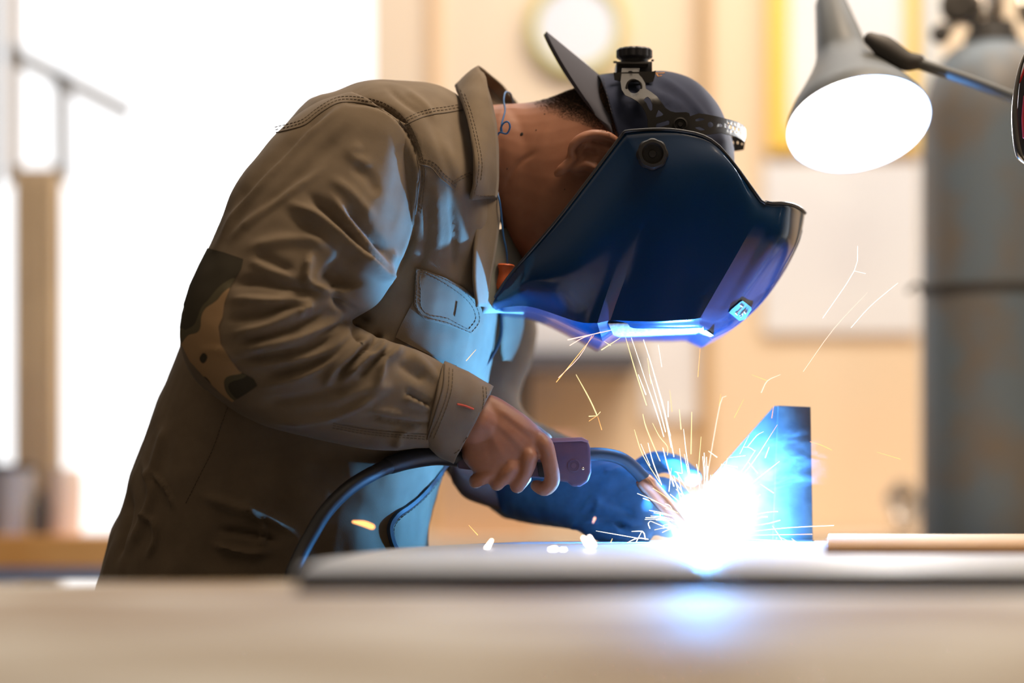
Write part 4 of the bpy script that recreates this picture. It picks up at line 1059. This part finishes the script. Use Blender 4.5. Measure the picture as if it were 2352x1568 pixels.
band = [zh(*p) for p in [(1020, 1060), (1060, 1005), (1120, 985), (1200, 990), (1330, 945), (1440, 960), (1560, 985), (1700, 1020), (1800, 1050), (1870, 1090), (1897, 1140), (1898, 1230), (1880, 1290), (1850, 1265), (1780, 1225), (1600, 1180), (1480, 1195), (1380, 1205), (1300, 1185), (1180, 1170), (1090, 1165), (1040, 1130)]]
bh_ = [[zh(*p) for p in [(1290, 1020), (1340, 998), (1395, 1005), (1395, 1025), (1340, 1038), (1292, 1040)]], [zh(*p) for p in [(1292, 1110), (1340, 1105), (1400, 1130), (1400, 1148), (1350, 1152), (1295, 1128)]],
       circ(*zh(1472, 1080), 6.5), circ(*zh(1595, 1090), 4.2)]+[circ(*zh(1668+i*46, 1098+i*11+i*i*1.2), 3.4-.3*i, 10, 1.5) for i in range(4)]+[circ(*zh(1690+i*45, 1062+i*10), 1.7, 8) for i in range(4)]+[circ(*zh(1690+i*45, 1150+i*12), 1.7, 8) for i in range(4)]
sheet('headband', band, atY(lambda x, y: YH(x, y)-.004), .0025, M['strap'], wh, holes=bh_, step=6, sharp=50)
# far side of the band with its slots, seen from within
fb = [(1680, 312), (1712, 318), (1708, 344), (1698, 346), (1682, 348)]
sheet('headband_end', fb, atY(.16), .0025, M['strap'], wh, holes=[circ(1682+1, 328, 2.2, 10, 1.8), circ(1694, 328, 2.0, 10, 1.8), circ(1704, 331, 1.6, 10, 1.8)], step=5)
bt = MB()
for (x, y, r) in [(1562, 287, .0085)]:
    c = P(x, y, YH(x, y)-.007)
    bt.lathe(c, (0, -1, 0), [(0, r*1.3), (.002, r*1.3), (.002, r), (.004, r), (.0045, r*.8), (.003, r*.7), (.003, r*.35), (.005, r*.3), (.005, 0)], 32)
bt.build('pivot_button', M['strap'], wh)
c = P(*zh(555, 628), YH(*zh(555, 628))-.003)
MB().lathe(c, (0, -1, 0), [(0, .0098), (.0025, .0098), (.003, .0090), (.0028, .0078), (0, .0076)], 32).build('eyelet', M['strap'], wh)
for q in [[(1592, 278), (1594, 284), (1590, 291)]]: pass
# ratchet knob and carriage on top
YK = YB-.02
kt = MB(); R = []
base = P(1457, 146, YK)
for z, r, lo in [(0, .0165, 0), (.0045, .0165, 0), (.0055, .019, .3), (.007, .0215, 1), (.0155, .0215, 1), (.0175, .0195, 1), (.018, .010, 0), (.018, .0001, 0)]:
    R.append([(base.x+r*(1-.07*lo*(abs(math.sin(j/96*math.pi*14))**4))*math.cos(j/96*2*math.pi), base.y+r*(1-.07*lo*(abs(math.sin(j/96*math.pi*14))**4))*math.sin(j/96*2*math.pi), base.z+z) for j in range(96)])
kt.rings(R, True).build('ratchet_knob', M['black'], wh, sharp=30)
cg = empty_parent = wh
def bx(name, x0, y0, x1, y1, Y0, Y1, m, bev=.0008):
    a, b = P(x0, y0, Y0), P(x1, y1, Y0)
    return MB().box(((a.x+b.x)/2, (Y0+Y1)/2, (a.z+b.z)/2), (abs(b.x-a.x), Y1-Y0, abs(a.z-b.z))).build(name, m, wh, bevel=bev)
bx('knob_carriage', 1416, 141, 1498, 170, YK-.016, YK+.03, M['black'])
bx('carriage_bar', 1420, 143, 1490, 148, YK-.020, YK-.014, M['strap'], .0004)
bx('carriage_bar', 1424, 150, 1484, 153, YK-.019, YK-.014, M['strap'], .0004)
bx('carriage_pin', 1409, 140, 1417, 144, YK-.010, YK-.006, M['black'], .0003)
bx('carriage_pin', 1496, 136, 1502, 140, YK-.010, YK-.006, M['black'], .0003)
sheet('knob_pad', [(1409, 168), (1500, 165), (1506, 163), (1503, 180), (1500, 188), (1490, 191), (1425, 187), (1411, 184)], atY(YB-.055), .004, M['strap'], wh, step=10)

# ------------------------------------------------------------------ ear plug on a cord
epg = empty('earplug', P(1165, 628, .075), 'orange earplug dangling on a blue cord below the chin', 'earplug')
q0 = P(1163, 606, .075); q1 = P(1158, 665, .075)
MB().lathe(q0, q1-q0, [(0, 0), (.0005, .009), (.002, .0105), (.004, .0095), (.010, .008), (.018, .009), (.026, .0105), (.031, .009), (.033, 0)], 28).build('plug', M['orange'], epg)
cdm = MB()
cdm.tube([P(1165, 608, .074), P(1163, 575, .070), P(1156, 540, .066), P(1152, 500, .062), P(1148, 465, .056), P(1142, 440, .060), P(1136, 410, .066)], .0011, 8, 5)
pth = [z1(420, 715), z1(440, 690), z1(480, 697), z1(500, 660), z1(490, 628), z1(465, 632), z1(445, 665), z1(452, 690), z1(450, 640), z1(470, 560), z1(463, 500), z1(470, 455), z1(485, 447), z1(505, 460), z1(520, 510)]
yy = [.062, .058, .056, .054, .054, .056, .058, .058, .060, .070, .080, .095, .11, .13, .16]
cdm2 = cdm.tube([P(x, y, Y-.004) for (x, y), Y in zip(pth, yy)], .0011, 8, 5)
cdm.build('cord', M['cord'], epg)

# ------------------------------------------------------------------ welding torch
tt = empty('welding_torch', P(1200, 1060, .03), 'purple-grey MIG welding torch held in the bare near hand', 'welding torch')
hp = [P(1050, 1028, .028), P(1180, 1020, .028), P(1265, 1010, .028), P(1338, 1008, .028), P(1350, 1014, .028), P(1355, 1030, .028), P(1357, 1085, .028), P(1350, 1106, .028), P(1332, 1117, .028), P(1312, 1117, .028), P(1306, 1108, .028), P(1260, 1100, .028), P(1180, 1092, .028), P(1050, 1075, .028)]
for p in hp: p.y = .016
hh = MB(); prism(hh, hp, .044)
hdl = hh.build('handle', M['torch'], tt, bevel=.0035, seg=4, sharp=50)
prism(MB(), [P(1262, 1006, .0155), P(1336, 1004, .0155), P(1352, 1012, .0155), P(1350, 1017, .0155), P(1336, 1013, .0155), P(1262, 1016, .0155)], .0445).build('top_strip', mat('pale_worn_plastic', (.35, .20, .26), .5), hdl, bevel=.0008)
MB().lathe(P(1318, 1069, .0165), (0, -1, 0), [(0, .0078), (.0012, .0075), (.0014, .0062), (.0004, .0058), (.0004, .0035), (.0012, .0032), (.0010, 0)], 28).build('screw_boss', M['torch'], hdl)
MB().ellipsoid(P(1339, 1076, .0160), (.0020, .0016, .0020), nu=8, nv=12).build('screw', M['chrome'], hdl)
prism(MB(), [P(1232, 1060, .014), P(1262, 1062, .014), P(1262, 1098, .014), P(1238, 1096, .014)], .030).build('trigger', M['black'], hdl, bevel=.0015)
MB().tube([P(1345, 1043, .030), P(1385, 1043, .031), P(1425, 1052, .034), P(1455, 1073, .039), P(1480, 1100, .044), P(1490, 1112, .046)], [.0078, .0076, .0076, .0078, .0080, .0082], 20, 5).build('neck', M['neck'], tt)
na, nb = P(1474, 1098, .044), P(1572, 1208, .062)
Ln = (nb-na).length
MB().lathe(na, nb-na, [(0, .0085), (.004, .0105), (.012, .0112), (.016, .0106), (.04, .0104), (Ln-.004, .0092), (Ln, .0085), (Ln, .0065), (Ln-.02, .006)], 36).build('nozzle', M['copper'], tt, sharp=50)
MB().tube([P(1060, 1048, .028), P(1000, 1045, .018), P(940, 1055, .006), P(895, 1068, -.010)], [.0125, .0120, .0112, .0105], 18, 4).build('strain_relief', M['black'], tt)
MB().tube([P(905, 1066, -.006), P(860, 1085, -.030), P(800, 1122, -.050), P(750, 1172, -.062), P(715, 1228, -.070), P(690, 1275, -.078), P(668, 1330, -.09), P(650, 1420, -.10), P(640, 1600, -.11), P(640, 2000, -.1), P(640, 2640, -.05)], .0086, 16, 5).build('cable', M['black'], tt)

# ------------------------------------------------------------------ arc
AP = P(1612, 1212, 0.075)
arc = empty('welding_arc', AP, 'blinding blue-white welding arc between torch nozzle and steel bracket', 'welding arc')
MB().ellipsoid(AP, (0.010, 0.010, 0.010)).build('arc_core', spark_mat('arc_core', (0.8, 0.9, 1.0), 60), arc)
al = light('arc_light', 'POINT', AP+Vector((0, 0.006, 0.010)), 88, (0.09, 0.40, 1.0), 0.012)
al.parent = arc; al.matrix_parent_inverse = Matrix.Translation(-AP)
def glow(name, R, dens, col, parent, power=2.0, squash=1.0):
    m = bpy.data.materials.new(name); m.use_nodes = True; t = m.node_tree; t.nodes.clear()
    g = t.nodes.new('ShaderNodeNewGeometry'); sub = t.nodes.new('ShaderNodeVectorMath'); sub.operation = 'DISTANCE'
    t.links.new(g.outputs['Position'], sub.inputs[0]); sub.inputs[1].default_value = AP
    mrr = t.nodes.new('ShaderNodeMapRange'); mrr.inputs['From Min'].default_value = 0; mrr.inputs['From Max'].default_value = R
    mrr.inputs['To Min'].default_value = 1; mrr.inputs['To Max'].default_value = 0
    t.links.new(sub.outputs['Value'], mrr.inputs['Value'])
    pw = t.nodes.new('ShaderNodeMath'); pw.operation = 'POWER'; pw.inputs[1].default_value = power; t.links.new(mrr.outputs[0], pw.inputs[0])
    mu = t.nodes.new('ShaderNodeMath'); mu.operation = 'MULTIPLY'; mu.inputs[1].default_value = dens; t.links.new(pw.outputs[0], mu.inputs[0])
    e = t.nodes.new('ShaderNodeEmission'); e.inputs[0].default_value = (*col, 1); t.links.new(mu.outputs[0], e.inputs[1])
    o = t.nodes.new('ShaderNodeOutputMaterial'); t.links.new(e.outputs[0], o.inputs['Volume'])
    return MB().ellipsoid(AP, (R, R, R)).build(name, m, parent)
glow('arc_glare', 0.10, 150, (0.55, 0.78, 1.0), arc, 4.2)  # glare round the arc, put in as an emissive volume

# smoke wisps
def smoke(name, c, r, dens, label):
    m = bpy.data.materials.new(name); m.use_nodes = True; t = m.node_tree; t.nodes.clear()
    tcn = t.nodes.new('ShaderNodeTexCoord'); mp = t.nodes.new('ShaderNodeMapping'); mp.inputs['Scale'].default_value = (1, 1, 2.4); mp.inputs['Rotation'].default_value = (0, 0.7, 0)
    t.links.new(tcn.outputs['Object'], mp.inputs[0])
    n = t.nodes.new('ShaderNodeTexNoise'); n.inputs['Scale'].default_value = 20; n.inputs['Detail'].default_value = 4; n.inputs['Distortion'].default_value = 1.6
    t.links.new(mp.outputs[0], n.inputs['Vector'])
    mrr = t.nodes.new('ShaderNodeMapRange'); mrr.inputs['From Min'].default_value = 0.52; mrr.inputs['From Max'].default_value = 0.75; t.links.new(n.outputs['Fac'], mrr.inputs['Value'])
    g = t.nodes.new('ShaderNodeNewGeometry'); sub = t.nodes.new('ShaderNodeVectorMath'); sub.operation = 'DISTANCE'
    t.links.new(g.outputs['Position'], sub.inputs[0]); sub.inputs[1].default_value = c
    fo_ = t.nodes.new('ShaderNodeMapRange'); fo_.inputs['From Min'].default_value = r*0.3; fo_.inputs['From Max'].default_value = r; fo_.inputs['To Min'].default_value = 1; fo_.inputs['To Max'].default_value = 0
    t.links.new(sub.outputs['Value'], fo_.inputs['Value'])
    mu = t.nodes.new('ShaderNodeMath'); mu.operation = 'MULTIPLY'; t.links.new(mrr.outputs[0], mu.inputs[0]); t.links.new(fo_.outputs[0], mu.inputs[1])
    m2 = t.nodes.new('ShaderNodeMath'); m2.operation = 'MULTIPLY'; m2.inputs[1].default_value = dens; t.links.new(mu.outputs[0], m2.inputs[0])
    s = t.nodes.new('ShaderNodeVolumeScatter'); s.inputs['Color'].default_value = (0.45, 0.72, 1, 1); t.links.new(m2.outputs[0], s.inputs['Density'])
    o = t.nodes.new('ShaderNodeOutputMaterial'); t.links.new(s.outputs[0], o.inputs['Volume'])
    ob = MB().ellipsoid(c, (r, r*0.5, r)).build(name, m)
    return tag(ob, label, 'smoke', kind='stuff')
smoke('smoke', P(1800, 1075, 0.06), 0.055, 10, 'thin blue-white smoke drifting in front of the steel bracket')

# ------------------------------------------------------------------ sparks
nsp = [0]
SPL = 'bright hair-thin spark streaking out of the welding arc'
SPG = 'sparks flying from the welding arc'
def sp_label(pts, kind):
    (x0, y0), (x1, y1) = pts[0], pts[-1]; mx, my = (x0+x1)/2, (y0+y1)/2
    ln = math.hypot(x1-x0, y1-y0); a = math.degrees(math.atan2(1215-my, mx-1612)); r = math.hypot(mx-1612, my-1215)
    size = 'long' if ln > 110 else 'medium-length' if ln > 45 else 'short'
    far = 'far ' if r > 230 else 'just ' if r < 105 else ''
    reg = ('low to the right of' if a < 14 else 'right of' if a < 38 else 'up and to the right of' if a < 72 else 'straight above' if a < 98 else 'above and slightly left of' if a < 122 else 'up and to the left of' if a < 155 else 'low to the left of') if a > -20 else 'beside'
    if a > 166 or a < -90: reg = 'low to the left of'
    return '%s thin %s spark %s%s the welding arc' % (size, kind, far, reg)
def spark(pts, kind, r=0.0004, Y=0.05, Y2=None, label=None, group=SPG):
    Y2 = Y if Y2 is None else Y2; n = len(pts)
    q = [P(x, y, Y+(Y2-Y)*i/(n-1)) for i, (x, y) in enumerate(pts)]
    rr = [r*(0.45 if i == 0 else 1.0) for i in range(n)]
    o = MB().tube(q, rr, 6, 3).build('spark', M['sp_'+kind]); lb = label or sp_label(pts, kind); tag(o, lb, 'spark', None if label else lb.replace(' spark ', ' sparks ')); nsp[0] += 1; return o
z6 = lambda x, y: (1280+x*700/2352, 860+y*700/2352)
S6 = [([(625, 0), (683, 153)], 'white'), ([(665, 0), (760, 270), (822, 478)], 'white'), ([(712, 0), (790, 270), (835, 440)], 'white'),
      ([(750, 0), (830, 290), (900, 632)], 'white'), ([(808, 195), (835, 330), (880, 560)], 'white'), ([(855, 205), (856, 325)], 'white'), ([(868, 120), (885, 285)], 'orange'),
      ([(942, 270), (955, 420)], 'yellow'), ([(1038, 290), (1032, 610)], 'yellow'), ([(660, 305), (690, 420), (793, 665)], 'yellow'),
      ([(595, 425), (660, 620), (790, 830)], 'yellow'), ([(645, 535), (715, 700)], 'white'), ([(700, 528), (740, 680), (805, 850)], 'white'),
      ([(735, 375), (790, 480), (850, 555), (850, 620)], 'yellow'), ([(815, 565), (850, 700), (900, 860)], 'white'), ([(975, 422), (1000, 640), (1035, 830)], 'white'),
      ([(943, 570), (965, 760)], 'white'), ([(980, 615), (1010, 760), (1030, 880)], 'white'), ([(1110, 480), (1085, 780)], 'yellow'),
      ([(1306, 165), (1255, 232), (1160, 760)], 'pink'), ([(1262, 150), (1250, 240)], 'orange'), ([(1168, 590), (1232, 637)], 'white'),
      ([(1697, 388), (1500, 690), (1310, 900)], 'pink'), ([(1528, 585), (1440, 720), (1330, 870)], 'white'), ([(1714, 670), (1560, 790), (1400, 920)], 'white'),
      ([(1592, 440), (1540, 470), (1470, 555)], 'yellow'), ([(1432, 560), (1480, 562), (1526, 590)], 'pink'), ([(1480, 470), (1410, 610)], 'yellow'),
      ([(1330, 640), (1450, 625)], 'white'), ([(1265, 690), (1390, 715)], 'white'), ([(1475, 675), (1546, 760)], 'yellow'), ([(1570, 846), (1668, 913)], 'yellow'),
      ([(1950, 517), (2040, 545), (2118, 582)], 'orange'), ([(1670, 240), (1655, 335)], 'orange'), ([(1470, 1212), (1800, 1180), (2132, 1164)], 'white'), ([(1440, 1240), (1965, 1231)], 'pink'),
      ([(1360, 1265), (1830, 1286)], 'white'), ([(1660, 1166), (1710, 1240), (1758, 1318)], 'pink'), ([(1725, 1255), (1848, 1322)], 'orange'), ([(1810, 1266), (1885, 1320), (1900, 1306)], 'white'),
      ([(1480, 1090), (1620, 1062), (1700, 1056)], 'white'), ([(1500, 1165), (1620, 1150), (1718, 1124)], 'white'), ([(1530, 1120), (1570, 1100), (1620, 1097)], 'white'), ([(1635, 560), (1605, 640)], 'white'),
      ([(145, 0), (250, 190), (306, 312)], 'yellow'), ([(306, 318), (245, 322)], 'yellow'), ([(306, 318), (332, 288)], 'yellow'), ([(312, 322), (343, 425)], 'orange'), ([(306, 318), (246, 358)], 'orange'),
      ([(1722, 0), (1622, 48), (1575, 138)], 'pink'), ([(1500, 0), (1622, 48)], 'orange'), ([(1440, 190), (1366, 332)], 'orange'),
      ([(905, 748), (955, 762)], 'white'), ([(880, 720), (862, 900)], 'white'), ([(935, 790), (975, 960)], 'white'), ([(900, 780), (950, 960)], 'white'),
      ([(718, 1130), (702, 1150), (715, 1186)], 'white'), ([(300, 1206), (450, 1232), (620, 1262)], 'white'), ([(720, 1130), (855, 1186)], 'white'), ([(800, 1010), (795, 1095), (840, 1120)], 'white'),
      ([(575, 1210), (660, 1212), (680, 1270)], 'white'), ([(655, 1205), (610, 1290)], 'white'), ([(425, 1265), (412, 1295)], 'yellow'), ([(540, 1296), (620, 1262), (700, 1270)], 'white')]
for pts, kd in S6:
    thin = kd in ('orange',)
    spark([z6(*p) for p in pts], kd, 0.00032 if thin else random.uniform(0.00038, 0.0006), random.uniform(0.02, 0.07))
for i in range(70):      # dense short ones round the core
    a = random.uniform(-0.15, math.pi+0.15); r0 = random.uniform(55, 85); r1 = r0+random.uniform(15, 85)*(1.0 if math.sin(a) > 0.3 else 0.7)
    a2 = a+random.uniform(-0.05, 0.05)
    spark([(1612+r0*math.cos(a), 1205-r0*math.sin(a)), (1612+(r0+r1)/2*math.cos(a2), 1205-(r0+r1)/2*math.sin(a2)), (1612+r1*math.cos(a2+0.03), 1205-r1*math.sin(a2+0.03)*1.02)],
          random.choice(['white', 'white', 'white', 'yellow']), random.uniform(0.0003, 0.0005), random.uniform(0.02, 0.06))
for pts, kd, r in [([(1450, 775), (1520, 985)], 'white', 0.0004), ([(1437, 775), (1462, 860), (1485, 930)], 'yellow', 0.0005), ([(1478, 780), (1500, 850), (1540, 1000)], 'white', 0.0005),
                   ([(1512, 792), (1520, 842)], 'white', 0.0003), ([(1608, 800), (1603, 865)], 'orange', 0.0003), ([(1487, 822), (1495, 880)], 'yellow', 0.0003),
                   ([(1970, 565), (1962, 622), (1890, 730)], 'white', 0.0003), ([(1992, 672), (1915, 755), (1845, 853)], 'pink', 0.0003), ([(2062, 650), (2000, 702), (1955, 752)], 'white', 0.0003),
                   ([(1962, 622), (1988, 628)], 'white', 0.0002), ([(2015, 1038), (2068, 1054)], 'orange', 0.0003)]:
    spark(pts, kd, r, 0.05, 0.02)
for i, (pts, kd, r, Y, lb) in enumerate([([(1404, 758), (1305, 780)], 'pink', 0.0008, 0.0, 'thick pink spark pointing left under the visor front corner'),
                   ([(1380, 762), (1340, 775), (1309, 793)], 'pink', 0.0005, 0.0, 'thin pink spark just below the thick pink one under the visor'),
                   ([(1360, 770), (1330, 820), (1283, 867)], 'pink', 0.0004, 0.0, 'pink spark falling from visor corner, left of its twin'),
                   ([(1364, 770), (1320, 825), (1278, 877)], 'orange', 0.0004, 0.0, 'orange spark falling from visor corner, ending lowest of the pair'),
                   ([(1424, 776), (1382, 803)], 'yellow', 0.0006, 0.0, 'short yellow spark below the lens cover, left end'),
                   ([(1388, 784), (1402, 793)], 'yellow', 0.0005, 0.0, 'very short yellow spark crossing the yellow one below the lens cover'),
                   ([(1093, 803), (1071, 828)], 'orange', 0.0004, 0.0, 'small orange spark above the jacket cuff'),
                   ([(1603, 1298), (1603, 1386)], 'white', 0.0007, -0.1, 'vertical white spark dropping in front of the plate edge'),  # thin upright white streak ahead of the plate edge
                   ([(812, 1198), (835, 1202), (854, 1209)], 'orange', 0.0034, -0.16, 'fat glowing orange spark beside the torch cable'),
                   ([(1129, 1241), (1117, 1260)], 'hot', 0.0022, -0.22, 'out of focus pinkish spark over the left part of the plate'),
                   ([(1340, 1235), (1350, 1248)], 'hot', 0.0024, -0.28, 'left one of two touching blurred sparks under the glove'),
                   ([(1354, 1233), (1362, 1250)], 'hot', 0.0024, -0.28, 'right one of two touching blurred sparks under the glove'),
                   ([(1264, 1262), (1273, 1262)], 'hot', 0.0026, -0.30, 'smaller round white-hot spark resting on the plate front'),
                   ([(1291, 1264), (1293, 1266)], 'hot', 0.0040, -0.30, 'larger round white-hot spark resting on the plate front'),
                   ([(945, 1268), (947, 1269)], 'orange', 0.0022, -0.26, 'round orange spark beneath the jacket hem'),
                   ([(1362, 1200), (1366, 1190)], 'pink', 0.0015, -0.15, 'small pink spark in front of the dark glove'),
                   ([(1820, 1261), (1832, 1260)], 'hot', 0.0028, -0.2, 'flat white spark on the plate before the bracket'),
                   ([(1077, 1206), (1097, 1228)], 'orange', 0.0005, 0.0, 'thin orange spark left of the glove near the plate')]):
    spark(pts, kd, r, Y, label=lb)
